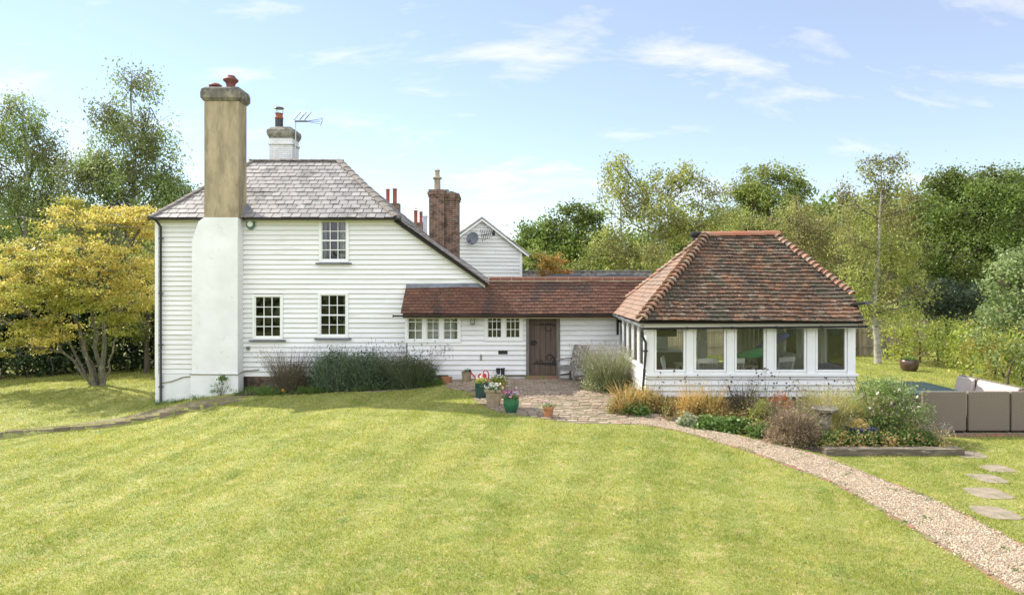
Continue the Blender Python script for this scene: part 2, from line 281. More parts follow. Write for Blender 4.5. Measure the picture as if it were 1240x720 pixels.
def rattan():
    m, n, l, p = nodes('rattan'); p.inputs['Roughness'].default_value = .6
    tc = n.new('ShaderNodeTexCoord'); sp = n.new('ShaderNodeSeparateXYZ'); l.new(tc.outputs['Object'], sp.inputs[0])
    ad = n.new('ShaderNodeMath'); l.new(sp.outputs[0], ad.inputs[0]); l.new(sp.outputs[1], ad.inputs[1])
    def wv(src, sc, ph=0):
        a = n.new('ShaderNodeMath'); a.operation = 'MULTIPLY_ADD'; a.inputs[1].default_value = sc; a.inputs[2].default_value = ph; l.new(src, a.inputs[0])
        b = n.new('ShaderNodeMath'); b.operation = 'SINE'; l.new(a.outputs[0], b.inputs[0]); return b.outputs[0]
    mu = n.new('ShaderNodeMath'); mu.operation = 'MULTIPLY'; l.new(wv(ad.outputs[0], 85), mu.inputs[0]); l.new(wv(sp.outputs[2], 105), mu.inputs[1])
    r = ramp(n, [(.14, .112, .083), (.215, .175, .135)], [.2, .8]); mr = n.new('ShaderNodeMapRange'); mr.inputs[1].default_value = -1; l.new(mu.outputs[0], mr.inputs[0]); l.new(mr.outputs[0], r.inputs[0])
    nz = n.new('ShaderNodeTexNoise'); nz.inputs['Scale'].default_value = 30; mx = n.new('ShaderNodeMix'); mx.data_type = 'RGBA'; mx.blend_type = 'MULTIPLY'; mx.inputs[0].default_value = .2
    l.new(tc.outputs['Object'], nz.inputs['Vector']); l.new(r.outputs[0], mx.inputs[6]); l.new(nz.outputs[0], mx.inputs[7]); l.new(mx.outputs[2], p.inputs['Base Color'])
    b = n.new('ShaderNodeBump'); b.inputs['Strength'].default_value = .4; b.inputs['Distance'].default_value = .005; l.new(mu.outputs[0], b.inputs['Height']); l.new(b.outputs[0], p.inputs['Normal'])
    return m
mt['rattan'] = rattan()
def lawnmat(name, blade):
    m, n, l, p = nodes(name); p.inputs['Roughness'].default_value = .7; p.inputs['Specular IOR Level'].default_value = .25
    geo = n.new('ShaderNodeNewGeometry'); mp = n.new('ShaderNodeMapping'); l.new(geo.outputs['Position'], mp.inputs[0]); mp.inputs['Scale'].default_value = (1, 1, 0)
    def nzz(s, d=4, st=(1, 1, 0), rot=0):
        q = n.new('ShaderNodeMapping'); l.new(geo.outputs['Position'], q.inputs[0]); q.inputs['Scale'].default_value = st; q.inputs['Rotation'].default_value = (0, 0, rot)
        a = n.new('ShaderNodeTexNoise'); a.inputs['Scale'].default_value = s; a.inputs['Detail'].default_value = d; l.new(q.outputs[0], a.inputs['Vector']); return a.outputs[0]
    def mix(f, a, b, bt='MIX'):
        x = n.new('ShaderNodeMix'); x.data_type = 'RGBA'; x.blend_type = bt
        if isinstance(f, float): x.inputs[0].default_value = f
        else: l.new(f, x.inputs[0])
        l.new(a, x.inputs[6]); 
        if isinstance(b, tuple): x.inputs[7].default_value = (*b, 1)
        else: l.new(b, x.inputs[7])
        return x.outputs[2]
    r1 = ramp(n, [LG[0], LG[1], LG[2]], [.35, .5, .66]); l.new(nzz(.55, 5), r1.inputs[0])
    r2 = ramp(n, [(0, 0, 0), (.75, .75, .75)], [.5, .72]); l.new(nzz(4.5, 8, (1, 1.3, 0), .3), r2.inputs[0])
    c = mix(r2.outputs[0], r1.outputs[0], LG[3])
    r3 = ramp(n, [(0, 0, 0), (.55, .55, .55)], [.57, .7]); l.new(nzz(1.6, 7, (1, 1.3, 0), 1.1), r3.inputs[0])
    c = mix(r3.outputs[0], c, LG[4])
    wv = n.new('ShaderNodeTexWave'); wv.inputs['Scale'].default_value = .28; wv.inputs['Distortion'].default_value = 1.2; wv.inputs['Detail'].default_value = 2; wv.inputs['Detail Scale'].default_value = .6; qm = n.new('ShaderNodeMapping'); qm.inputs['Rotation'].default_value = (0, 0, R(12)); l.new(geo.outputs['Position'], qm.inputs[0]); l.new(qm.outputs[0], wv.inputs[0]); r4 = ramp(n, [(.88, .92, .86), (1.07, 1.06, 1.08)], [.3, .7]); l.new(wv.outputs[1], r4.inputs[0]); c = mix(.6, c, r4.outputs[0], 'MULTIPLY')
    if blade:
        at = n.new('ShaderNodeAttribute'); at.attribute_name = 'r'; r5 = ramp(n, [(.45, .55, .4), (.95, .95, .9), (1.1, 1.1, 1.0), (1.6, 1.4, 1.4)]); l.new(at.outputs['Fac'], r5.inputs[0]); c = mix(1.0, c, r5.outputs[0], 'MULTIPLY')
        l.new(c, p.inputs['Base Color']); tr = n.new('ShaderNodeBsdfTranslucent'); l.new(mix(1.0, c, (1.5, 1.5, .9), 'MULTIPLY'), tr.inputs[0]); ms = n.new('ShaderNodeMixShader'); ms.inputs[0].default_value = .35
        l.new(p.outputs[0], ms.inputs[1]); l.new(tr.outputs[0], ms.inputs[2]); l.new(ms.outputs[0], n['Material Output'].inputs[0])
    else:
        r6 = ramp(n, [(.55, .55, .5), (1.1, 1.1, 1.1)], [.35, .6]); l.new(nzz(38, 4), r6.inputs[0]); c = mix(.8, c, r6.outputs[0], 'MULTIPLY'); l.new(c, p.inputs['Base Color'])
        b = n.new('ShaderNodeBump'); b.inputs['Strength'].default_value = .9; b.inputs['Distance'].default_value = .03; l.new(nzz(45, 4), b.inputs['Height']); l.new(b.outputs[0], p.inputs['Normal'])
    return m
LG = [(0.259, 0.291, 0.070), (0.306, 0.330, 0.088), (0.356, 0.360, 0.111), (0.476, 0.414, 0.203), (0.207, 0.271, 0.063)]
mt['lawn'] = lawnmat('lawn', False); mt['blade'] = lawnmat('grass_blade', True)

# ------------------------------------------------------------------ ground
GP = np.array([(-30, 10, -1.5), (-13.8, 18.3, -1.0), (-11, 19.3, -.93), (-11.1, 21.3, -.82), (-9.6, 20.8, -.6), (-8.2, 20.7, -.42), (-6, 20.6, -.33), (-3.2, 20.7, -.2), (-1.5, 20.9, -.03), (0, 20.9, 0), (2.5, 20.9, 0),
      (-5, 19.5, -.3), (-2, 19, -.14), (0, 18.5, -.05), (3, 18, -.06), (0, 16, -.1), (1.5, 15, -.14), (-2.5, 16.5, -.2), (-5, 17, -.42), (-8, 17.5, -.72), (-11, 16.5, -1.0), (-14, 14, -1.2),
      (5, 16.3, -.17), (8.4, 16.6, -.17), (11, 14.3, -.18), (11, 16.5, -.2), (14, 15, -.22), (6, 12.7, -.22), (8.5, 12.5, -.22), (9, 10, -.27), (6, 8, -.32), (3, 13, -.2), (0, 11, -.3), (0, 7, -.42), (0, 3, -.6), (-4, 12, -.5),
      (-4, 8, -.72), (-7, 9, -1.0), (-9, 12, -1.02), (-14.5, 24, -.73), (-20, 22, -.95), (-12, 27, -.8), (-21, 29, -1.03), (-12, 33, -1.0), (-5, 30, -.8), (5, 26, -.3), (9, 22, -.25), (14, 26, -.42), (17, 22, -.3), (14, 33, -.6), (22, 33, -.6), (20, 14, -.3), (18, 5, -.5),
      (0, 45, -1), (-40, 45, -1.2), (40, 45, -.9), (-60, 0, -1.8), (60, 0, -.8), (0, -50, -1.4), (0, 120, -1.3), (-120, 100, -1.3), (120, 100, -1.3)], dtype=float)
def _phi(r): return -np.sqrt(r * r + 1.0)
_P = GP[:, :2]; _A = _phi(np.linalg.norm(_P[:, None] - _P[None], axis=2)); _n = len(GP)
_K = np.zeros((_n + 1, _n + 1)); _K[:_n, :_n] = _A - np.eye(_n) * .05; _K[:_n, _n] = 1; _K[_n, :_n] = 1
_w = np.linalg.solve(_K, np.append(GP[:, 2], 0))
BX = [-30, -13.8, -12.2, -10.4, -8.9, -7.9, -6.6]; BY = [15.5, 18.0, 18.75, 19.35, 19.75, 20.05, 20.2]; BH = [.2, .19, .10, .13, .12, .06, 0]
def G(x, y):
    x = np.asarray(x, float); y = np.asarray(y, float); sh = x.shape; xf = x.ravel(); yf = y.ravel(); out = np.empty(len(xf))
    for i in range(0, len(xf), 50000):
        xx = np.clip(xf[i:i + 50000], -150, 150); yy = np.clip(yf[i:i + 50000], -100, 150)
        out[i:i + 50000] = _phi(np.hypot(xx[:, None] - _P[:, 0], yy[:, None] - _P[:, 1])) @ _w[:_n] + _w[_n]
    by = np.interp(xf, BX, BY); bh = np.interp(xf, BX, BH) * (xf < -6.6); dd = by - yf
    dip = bh * np.clip(dd / .05, 0, 1) * np.clip(1 - (dd - .5) / 3.5, 0, 1)
    dip = np.where(xf < -20, 0, dip)
    return (out - dip).reshape(sh)
def g1(x, y): return float(G(np.array([x]), np.array([y]))[0])
def GR(px, py):  # the point of the ground a sight line meets
    d = 3.2 * F / max(py - CY, 1)
    for _ in range(25): d = .5 * d + .5 * (CAMZ - g1(WX(px, d), d)) * F / (py - CY)
    return Vector((WX(px, d), d, g1(WX(px, d), d)))
xs = np.unique(np.concatenate([np.linspace(-900, -60, 8), np.linspace(-60, -20, 21), np.linspace(-20, 16, 241), np.linspace(16, 60, 23), np.linspace(60, 900, 8)]))
ys = np.unique(np.concatenate([np.linspace(-300, -10, 6), np.linspace(-10, 5, 16), np.linspace(5, 17, 61), np.linspace(17, 21, 101), np.linspace(21, 36, 61), np.linspace(36, 80, 20), np.linspace(80, 1500, 10)]))
XX, YY = np.meshgrid(xs, ys); ZZ = G(XX, YY)
me = bpy.data.meshes.new('ground'); nx, ny = len(xs), len(ys)
idx = np.arange(nx * ny).reshape(ny, nx); q = np.stack([idx[:-1, :-1], idx[:-1, 1:], idx[1:, 1:], idx[1:, :-1]], -1).reshape(-1, 4)
me.from_pydata(np.stack([XX, YY, ZZ], -1).reshape(-1, 3).tolist(), [], q.tolist()); me.materials.append(mt['lawn'])
me.polygons.foreach_set('use_smooth', [True] * len(me.polygons)); me.update()
ground = link('lawn_ground', me, None); tag(ground, kind='structure')
def resample(pts, n):
    p = np.array([(a[0], a[1]) for a in pts], float); s = np.r_[0, np.cumsum(np.hypot(*np.diff(p, axis=0).T))]; t = np.linspace(0, s[-1], n)
    return np.stack([np.interp(t, s, p[:, 0]), np.interp(t, s, p[:, 1])], -1)
def smoothline(pts, n):
    p = resample(pts, n * 2)
    for _ in range(6): p[1:-1] = (p[:-2] + p[1:-1] * 2 + p[2:]) / 4
    return resample(p, n)
def strip(name, A, B, n, m, dz, mat, noise=0):
    A = smoothline(A, n); B = smoothline(B, n); V = []; Fc = []
    for i in range(n):
        for j in range(m + 1):
            t = j / m; x, y = A[i] * (1 - t) + B[i] * t; e = 0 if j in (0, m) else noise * (rnd.random() - .3)
            V.append((x, y, g1(x, y) + (dz if j not in (0, m) else dz * .5) + e))
    for i in range(n - 1):
        for j in range(m): a = i * (m + 1) + j; Fc.append((a, a + 1, a + m + 2, a + m + 1))
    mb = MB(); mb.add(V, Fc); o = mb.build(name, mat, None, smooth=True); return tag(o, kind='structure')
def inpoly(x, y, poly):
    c = np.zeros(x.shape, bool); n = len(poly)
    for i in range(n):
        x0, y0 = poly[i][:2]; x1, y1 = poly[(i + 1) % n][:2]
        if y0 == y1: continue
        c ^= ((y0 > y) != (y1 > y)) & (x < (x1 - x0) * (y - y0) / (y1 - y0) + x0)
    return c
pL = [GR(*p) for p in [(742, 511), (780, 514), (820, 521), (870, 535), (920, 551), (1011, 585), (1103, 638), (1232, 716), (1330, 778)]]
pR = [GR(*p) for p in [(772, 505), (800, 510), (850, 519), (885, 526), (930, 536), (993, 552), (1134, 607), (1240, 661), (1330, 706)]]
gm = M('gravel', [(.37, .27, .19), (.22, .17, .12), (.46, .38, .28)], .95, 30, pos=(.3, .7), bump=1, bscale=90, bdist=.02, wcoord=True)
path = strip('gravel_path', pL, pR, 70, 6, .015, gm, .012)
# loose stones on the path
def boxes_np(c, s, rz, tilt=.3):
    k = len(c); base = np.array([(-1, -1, -1), (1, -1, -1), (1, 1, -1), (-1, 1, -1), (-1, -1, 1), (1, -1, 1), (1, 1, 1), (-1, 1, 1)], float)
    v = base[None] * s[:, None, :]; v[:, 4:, :2] *= .6; v += nr.normal(0, .12, v.shape) * s[:, None, :]
    ca, sa = np.cos(rz)[:, None], np.sin(rz)[:, None]; x = v[..., 0] * ca - v[..., 1] * sa; y = v[..., 0] * sa + v[..., 1] * ca
    v = np.stack([x, y, v[..., 2]], -1) + c[:, None, :]
    return v[:, [[4, 5, 6, 7], [0, 1, 5, 4], [1, 2, 6, 5], [2, 3, 7, 6], [3, 0, 4, 7]]].reshape(-1, 4, 3)
A = smoothline(pL, 200); B = smoothline(pR, 200); K = 26000
ti = nr.random(K) ** .75 * 199; i0 = ti.astype(int); i1 = np.minimum(i0 + 1, 199); f = (ti - i0)[:, None]; tt = (nr.random(K)[:, None]) * .94 + .03
pp = (A[i0] * (1 - f) + A[i1] * f) * (1 - tt) + (B[i0] * (1 - f) + B[i1] * f) * tt
sz = nr.uniform(.005, .013, K); pv = boxes_np(np.c_[pp, G(pp[:, 0], pp[:, 1]) + .02], np.c_[sz, sz * nr.uniform(.6, 1, K), sz * .6], nr.random(K) * 6.28)
pm = M('pebble', [(.45, .36, .29), (.33, .27, .22)], .9, 2, island=[(.28, .2, .16), (.5, .40, .32), (.62, .55, .47), (.38, .29, .24), (.7, .64, .56), (.3, .28, .27)], imix=.85)
# weld each pebble so it is one island
def np_boxes(name, c, s, rz, mat, kind='stuff', parent=None):
    v = boxes_np(c, s, rz); return np_mesh(name, v, 4, mat, parent, attr=np.repeat(nr.random(len(c)), 5))
pm2, n_, l_, p_ = nodes('pebbles'); at = n_.new('ShaderNodeAttribute'); at.attribute_name = 'r'
r_ = ramp(n_, [(0.222, 0.168, 0.112), (0.424, 0.326, 0.214), (0.303, 0.233, 0.158), (0.585, 0.484, 0.344), (0.363, 0.247, 0.158), (0.686, 0.594, 0.446), (0.222, 0.198, 0.158)]); l_.new(at.outputs['Fac'], r_.inputs[0]); l_.new(r_.outputs[0], p_.inputs['Base Color']); p_.inputs['Roughness'].default_value = .9
peb = np_mesh('gravel', pv, 4, pm2, None, attr=np.repeat(nr.random(K), 5)); tag(peb, 'loose pinkish gravel lying on the curving garden path', 'gravel', kind='stuff')
# brick edging along both sides of the path
def edging(name, line, w, l, h, gap, mat, jit=.012, proud=.012):
    mb = MB(); L = resample(line, 2000); s = np.r_[0, np.cumsum(np.hypot(*np.diff(L, axis=0).T))]; t = 0
    while t < s[-1] - l:
        a = np.array([np.interp(t, s, L[:, 0]), np.interp(t, s, L[:, 1])]); b = np.array([np.interp(t + l, s, L[:, 0]), np.interp(t + l, s, L[:, 1])])
        z = g1(*((a + b) / 2)) + proud - h / 2 + rnd.uniform(-jit, jit) * .5; j = [rnd.uniform(-jit, jit) for _ in range(4)]
        mb.bar((a[0] + j[0], a[1] + j[1], z), (b[0] + j[2], b[1] + j[3], z + rnd.uniform(-.006, .006)), w * rnd.uniform(.85, 1.05), h); t += l + gap
    return mb.build(name, mat, None, bevel=.006)
e1 = edging('path_edging', smoothline(pL, 300), .085, .21, .08, .012, mt['edge_brick'], .016); tag(e1, kind='structure')
e2 = edging('path_edging', smoothline(pR, 300), .085, .21, .08, .012, mt['edge_brick'], .016); tag(e2, kind='structure')
# patio
PATIO = [(-1.9, 20.98), (3.2, 20.98), (3.2, 16.3), (3.9, 15.35), (3.2, 14.95), (2.3, 14.95), (1.5, 15.0), (.8, 15.35), (0, 15.9), (-.6, 16.6), (-1.0, 17.9), (-1.05, 18.9), (-1.9, 19.7)]
def pavers():
    mb = MB(); y = 15.0; row = 0
    while y < 20.95:
        dy = .2 if y > 18.3 else rnd.uniform(.13, .2); x = -2.0 + (row % 2) * .1
        while x < 4.1:
            dx = .22 if y > 18.3 else rnd.uniform(.14, .3); cx, cy = x + dx / 2, y + dy / 2
            if inpoly(np.array([cx]), np.array([cy]), PATIO)[0] and not (y < 18 and rnd.random() < .10) and not(cx > 2.9 and y > 16.6):
                w = .012 if y > 18.3 else .02; z = g1(cx, cy); e = .02 + rnd.uniform(-.006, .008); j = lambda: rnd.uniform(-.012, .012) if y < 18.3 else rnd.uniform(-.004, .004)
                x0, x1, y0, y1 = x + w, x + dx - w, y + w, y + dy - w
                P = [(x0 + j(), y0 + j()), (x1 + j(), y0 + j()), (x1 + j(), y1 + j()), (x0 + j(), y1 + j())]
                mb.hexa([(a, b, z - .05) for a, b in P] + [(a, b, z + e + rnd.uniform(-.003, .003)) for a, b in P])
            x += dx
        y += dy; row += 1
    return mb.build('patio', mt['paver'], None, bevel=.008)
tag(pavers(), kind='structure')
pb = MB(); ys_ = np.linspace(15.05, 20.95, 40); V = []; Fc = []
def span(y, poly):
    xs = []
    for i in range(len(poly)):
        (x0, y0), (x1, y1) = poly[i], poly[(i + 1) % len(poly)]
        if (y0 > y) != (y1 > y): xs.append(x0 + (x1 - x0) * (y - y0) / (y1 - y0))
    return (min(xs), max(xs)) if len(xs) > 1 else None
for y in ys_:
    a, b = span(y, PATIO)
    for k in range(13): x = a + (b - a) * k / 12; V.append((x, y, g1(x, y) + (.008 if 0 < k < 12 else .001)))
for i in range(39):
    for k in range(12): a = i * 13 + k; Fc.append((a, a + 1, a + 14, a + 13))
pb.add(V, Fc); tag(pb.build('patio_bed', M('patio_joint', [(.13, .12, .055), (.2, .17, .11), (.08, .10, .035)], .95, 7, pos=(.3, .7), bump=.8, wcoord=True), None, smooth=True), kind='structure')
# beds
BED1 = ([(-8.3, 20.35), (-6.5, 20.2), (-4.5, 20.15), (-2.6, 20.3), (-1.95, 20.5)], [(-8.3, 21.3), (-6.5, 21.3), (-4.5, 21.3), (-2.6, 21.1), (-1.95, 21.0)])
strip('flower_bed', BED1[0], BED1[1], 50, 6, .02, mt['soil'], .02)
sl0 = GR(1003, 551); sl1 = GR(1162, 551)
BED2A = [(3.15, 16.9), (3.3, 16.0)] + [(v[0] + .1, v[1] + .12) for v in pR[1:6]] + [(sl0.x + .3, sl0.y + .12), (sl1.x, sl1.y + .12)]
BED2B = [(3.2, 17.2), (3.9, 16.66), (5.0, 16.66), (6, 16.66), (7, 16.66), (7.6, 16.66), (8.6, 16.6), (8.75, 15.6), (8.6, 14.0)]
strip('flower_bed', BED2A, BED2B, 60, 10, .03, mt['soil'], .03)
BED2 = [(a[0], a[1]) for a in BED2A] + BED2B[::-1]
# strip of bare earth by the house foot, left
strip('bare_earth', [(-13.5, 18.25), (-12.2, 18.85), (-10.4, 19.45), (-8.9, 19.85), (-7.9, 20.12)], [(-13.5, 18.3), (-12.2, 19.0), (-10.6, 20.3), (-8.9, 20.5), (-7.9, 20.4)], 50, 5, .015, M('bare_soil', [(.13, .105, .065), (.22, .175, .11), (.15, .17, .05)], .95, 9, pos=(.3, .7), bump=.8, wcoord=True), .01)
es = edging('bank_edging', [(-20, 16.9), (-13.8, 18.02), (-12.2, 18.77), (-10.4, 19.37), (-8.9, 19.77), (-7.9, 20.05)], .12, .34, .2, .03, mt['edge_stone'], .035, .0); tag(es, kind='structure')
es = edging('bed_edging', [(-4.2, 20.02), (-3, 20.12), (-1.95, 20.3)], .11, .22, .09, .02, mt['edge_stone'], .02, .02); tag(es, kind='structure')
# stepping slabs
slabs = [(1204, 620, .56, .34), (1197, 597, .56, .32), (1196, 579, .52, .30), (1208, 567, .46, .26), (1172, 550, .58, .30), (1140, 540, .56, .3)]
slab_label = ['nearest and broadest of the stone stepping slabs in the lawn', 'second nearest stepping slab in the lawn, one behind the broadest', 'third stepping slab from the front, pale and narrow', 'small stepping slab fourth from the front, near the right edge', 'stepping slab just past the end of the sleeper in shade', 'farthest stepping slab, tucked beside the rose bush']
SLABP = []
for i, (px, py, a, b) in enumerate(slabs):
    p = GR(px, py); pts = []
    for k in range(10):
        an = 6.283 * k / 10; r = rnd.uniform(.88, 1.06); pts.append((p.x + a / 2 * r * (abs(math.cos(an)) ** .5) * np.sign(math.cos(an)) * 1.05, p.y + b * .9 * r * (abs(math.sin(an)) ** .5) * np.sign(math.sin(an))))
    SLABP.append([(x + (x - p.x) * -.05, y + (y - p.y) * -.05) for x, y in pts])
    z = p.z; o = MB().prism([(x, y, z - .05) for x, y in pts], (0, 0, .058)).build('stepping_slab', mt['slab'], None, origin=tuple(p), bevel=.01); tag(o, slab_label[i], 'paving slab', 'stepping slabs in the lawn')
# grass blades
def blades():
    N = 1000000; dmin, dmax = 6.2, 34
    d = dmin * (dmax / dmin) ** nr.random(N); x = nr.uniform(-1, 1, N) * (.78 * d + .6)
    lowx = (x > -14) | (d > 17); ok = lowx.copy()
    ok &= ~inpoly(x, d, [(v[0], v[1]) for v in pL] + [(v[0], v[1]) for v in pR[::-1]])
    pj = inpoly(x, d, PATIO); ok &= ~(pj & (nr.random(N) > .03))
    ok &= ~(inpoly(x, d, BED1[0] + BED1[1][::-1]) & (nr.random(N) > .12)); ok &= ~(inpoly(x, d, BED2) & (nr.random(N) > .08))
    ok &= ~inpoly(x, d, [(-11.1, 21.3), (3.2, 21.0), (3.2, 16.75), (8.4, 16.75), (8.4, 23), (3, 23), (-1, 28), (-11.1, 28)])
    for s in SLABP: ok &= ~inpoly(x, d, s)
    ok &= ~(inpoly(x, d, [(-13.5, 18.3), (-12.2, 18.85), (-10.4, 19.45), (-7.9, 20.1), (-7.9, 20.6), (-9, 20.8), (-10.4, 21), (-12.2, 19.6)]) & (nr.random(N) > .7))
    x, d = x[ok], d[ok]; n = len(x); z = G(x, d)
    h = nr.uniform(.010, .040, n) * (1 + .25 * np.clip((d - 8) / 10, 0, 1)); w = nr.uniform(.0022, .0045, n) * (d / 7) ** .9
    # clumpy length
    cl = np.sin(x * 3.1 + np.sin(d * 2.3) * 2) * np.sin(d * 3.7 + np.sin(x * 1.7) * 2); h *= 1 + .35 * cl
    a = nr.random(n) * 6.283; la = nr.random(n) * 6.283; le = nr.uniform(.2, 1.1, n) * h
    dx, dy = np.cos(a) * w, np.sin(a) * w
    V = np.empty((n, 3, 3)); V[:, 0] = np.c_[x - dx, d - dy, z - .004]; V[:, 1] = np.c_[x + dx, d + dy, z - .004]; V[:, 2] = np.c_[x + np.cos(la) * le, d + np.sin(la) * le, z + h]
    o = np_mesh('grass', V, 3, mt['blade'], None, attr=nr.random(n)); tag(o, 'short mown grass blades over the whole lawn', 'grass', kind='stuff')
blades()

# ------------------------------------------------------------------ building helpers
def clad(mb, O, u, n, s0, s1, z0, z1, openings=(), left=None, right=None, gauge=.152, proud=.036, seg=2.6):
    """lapped boards; left/right: functions giving the board ends at a height"""
    O, u, n = Vector(O), Vector(u), Vector(n); z = z0
    def P(s, zz, d): return O + u * s + n * d + Vector((0, 0, zz))
    while z < z1 - .01:
        zt = min(z + gauge, z1); zm = (z + zt) / 2
        aL = left or (lambda q: s0); aR = right or (lambda q: s1)
        iv = [(aL(z), aR(z), aL(zt), aR(zt))]; cuts = sorted([(a, b) for (a, b, c, d) in openings if c < zm < d])
        lo, hi = iv[0][0], iv[0][1]; pcs = []; cur = lo
        for a, b in cuts:
            if a > cur: pcs.append((cur, a))
            cur = max(cur, b)
        if cur < hi: pcs.append((cur, hi))
        for (a, b) in pcs:
            brk = [a]; q = a + rnd.uniform(.8, seg * 1.6)
            while q < b - .5: brk.append(q); q += rnd.uniform(seg, seg * 1.8)
            brk.append(b)
            for i in range(len(brk) - 1):
                c, d = brk[i] + (.0015 if i else 0), brk[i + 1]; j0 = rnd.uniform(-.002, .002) if (a != lo or i) else 0; j1 = rnd.uniform(-.002, .002)
                tl = aL(zt) if (abs(c - lo) < 1e-6) else c; tr_ = aR(zt) if abs(d - hi) < 1e-6 else d
                pr = proud + rnd.uniform(-.003, .003)
                mb.hexa([P(c, z + j0, pr), P(d, z + j1, pr), P(d, z + j1, 0), P(c, z + j0, 0), P(tl, zt + .004, .006), P(tr_, zt + .004, .006), P(tr_, zt + .004, 0), P(tl, zt + .004, 0)])
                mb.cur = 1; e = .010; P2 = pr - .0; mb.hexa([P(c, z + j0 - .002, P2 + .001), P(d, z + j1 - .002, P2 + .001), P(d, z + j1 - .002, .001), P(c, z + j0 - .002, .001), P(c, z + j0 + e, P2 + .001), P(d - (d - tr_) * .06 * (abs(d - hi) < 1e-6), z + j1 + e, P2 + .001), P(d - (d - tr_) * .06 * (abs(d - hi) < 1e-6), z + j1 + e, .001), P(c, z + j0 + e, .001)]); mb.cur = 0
        z = zt
def wallbox(mb, O, u, n, s0, s1, z0, z1, openings, th):
    """backing wall with rectangular openings, going th behind the plane"""
    O, u, n = Vector(O), Vector(u), Vector(n)
    def bx(a, b, c, d):
        if b - a < .001 or d - c < .001: return
        P = lambda s, q, t: O + u * s + n * t + Vector((0, 0, q))
        mb.hexa([P(a, c, -.001), P(b, c, -.001), P(b, c, -th), P(a, c, -th), P(a, d, -.001), P(b, d, -.001), P(b, d, -th), P(a, d, -th)])
    cuts = sorted(set([s0, s1] + [o[0] for o in openings] + [o[1] for o in openings]))
    for a, b in zip(cuts, cuts[1:]):
        ops = sorted([(o[2], o[3]) for o in openings if o[0] < (a + b) / 2 < o[1]]); cur = z0
        for c, d in ops: bx(a, b, cur, c); cur = d
        bx(a, b, cur, z1)
def tiles(name, O, u, v, poly, gauge, tw, th, mat, parent, jit=.3, lap=1.35, sag=None, gap=.003):
    O, u, v = Vector(O), Vector(u).normalized(), Vector(v).normalized(); n = u.cross(v).normalized(); mb = MB(); vmax = max(p[1] for p in poly); k = 0; vv = 0.0
    def iv(y):
        y = min(max(y, 1e-4), vmax - 1e-4); xs = []
        for i in range(len(poly)):
            (x0, y0), (x1, y1) = poly[i], poly[(i + 1) % len(poly)]
            if (y0 > y) != (y1 > y): xs.append(x0 + (x1 - x0) * (y - y0) / (y1 - y0))
        return (min(xs), max(xs)) if len(xs) > 1 else (0, 0)
    P = lambda a, b, c: O + u * a + v * b + n * (c + (sag(a, b) if sag else 0))
    while vv < vmax - gauge * .3:
        vt = min(vv + gauge * lap, vmax); a0, b0 = iv(vv); a1, b1 = iv(vt); x = math.floor(min(a0, a1) / tw) * tw - (k % 2) * tw / 2
        while x < max(b0, b1):
            g = gap * (1 + rnd.random()); l0, r0 = max(x + g, a0), min(x + tw - g, b0); l1, r1 = max(x + g, a1), min(x + tw - g, b1); x += tw
            if r0 - l0 < .01: continue
            if r1 <= l1: m_ = (l1 + r1) / 2; m_ = min(max(m_, a1), b1); l1 = m_ - .001; r1 = m_ + .001
            t = th * rnd.uniform(1 - jit, 1 + jit); e = rnd.uniform(-1, 1) * gauge * .035; e2 = rnd.uniform(-1, 1) * gauge * .02; tt = th * .9
            lift = th * .9 + rnd.uniform(0, .25) * th; lr = rnd.uniform(-.12, .12) * th
            mb.hexa([P(l0, vv + e, lift - t * .0), P(r0, vv + e + e2, lift + lr), P(r1, vt, -th * .3), P(l1, vt, -th * .3), P(l0, vv + e, lift + t), P(r0, vv + e + e2, lift + t + lr), P(r1, vt, th * .5), P(l1, vt, th * .5)])
        vv += gauge; k += 1
    return mb.build(name, mat, parent)
def caps(name, p0, p1, n, r0, r1, mat, parent, up=(0, 0, 1), half=True, lift=0.0, flat=1.0, j=.0):
    """overlapping half-round caps from p0 (low) to p1 (high); r0 at the low end of each, r1 at its high end"""
    p0, p1 = Vector(p0), Vector(p1); t = (p1 - p0).normalized(); L = (p1 - p0).length / n; mb = MB(); s = t.cross(Vector(up)).normalized(); up = s.cross(t)
    for k in range(n):
        jj = Vector((rnd.uniform(-j, j), rnd.uniform(-j, j), rnd.uniform(-j, j)))
        a = p0 + t * (L * k) + up * lift + jj; b = a + t * L * 1.12; vs = []; m = 8
        for (c, ra, dz) in ((a, r0, .012), (b, r1, -.004)):
            for q in range(m + 1):
                an = math.pi * q / m * 1.0; vs.append(c + s * math.cos(an) * ra + up * (math.sin(an) * ra * flat + dz))
            for q in range(m, -1, -1):
                an = math.pi * q / m; vs.append(c + s * math.cos(an) * ra * .8 + up * (math.sin(an) * ra * .75 * flat + dz - .012))
        w = 2 * (m + 1); fs = [tuple(range(w))[::-1], tuple(range(w, 2 * w))] + [(q, (q + 1) % w, (q + 1) % w + w, q + w) for q in range(w)]
        mb.add(vs, fs)
    return mb.build(name, mat, parent, smooth=False)
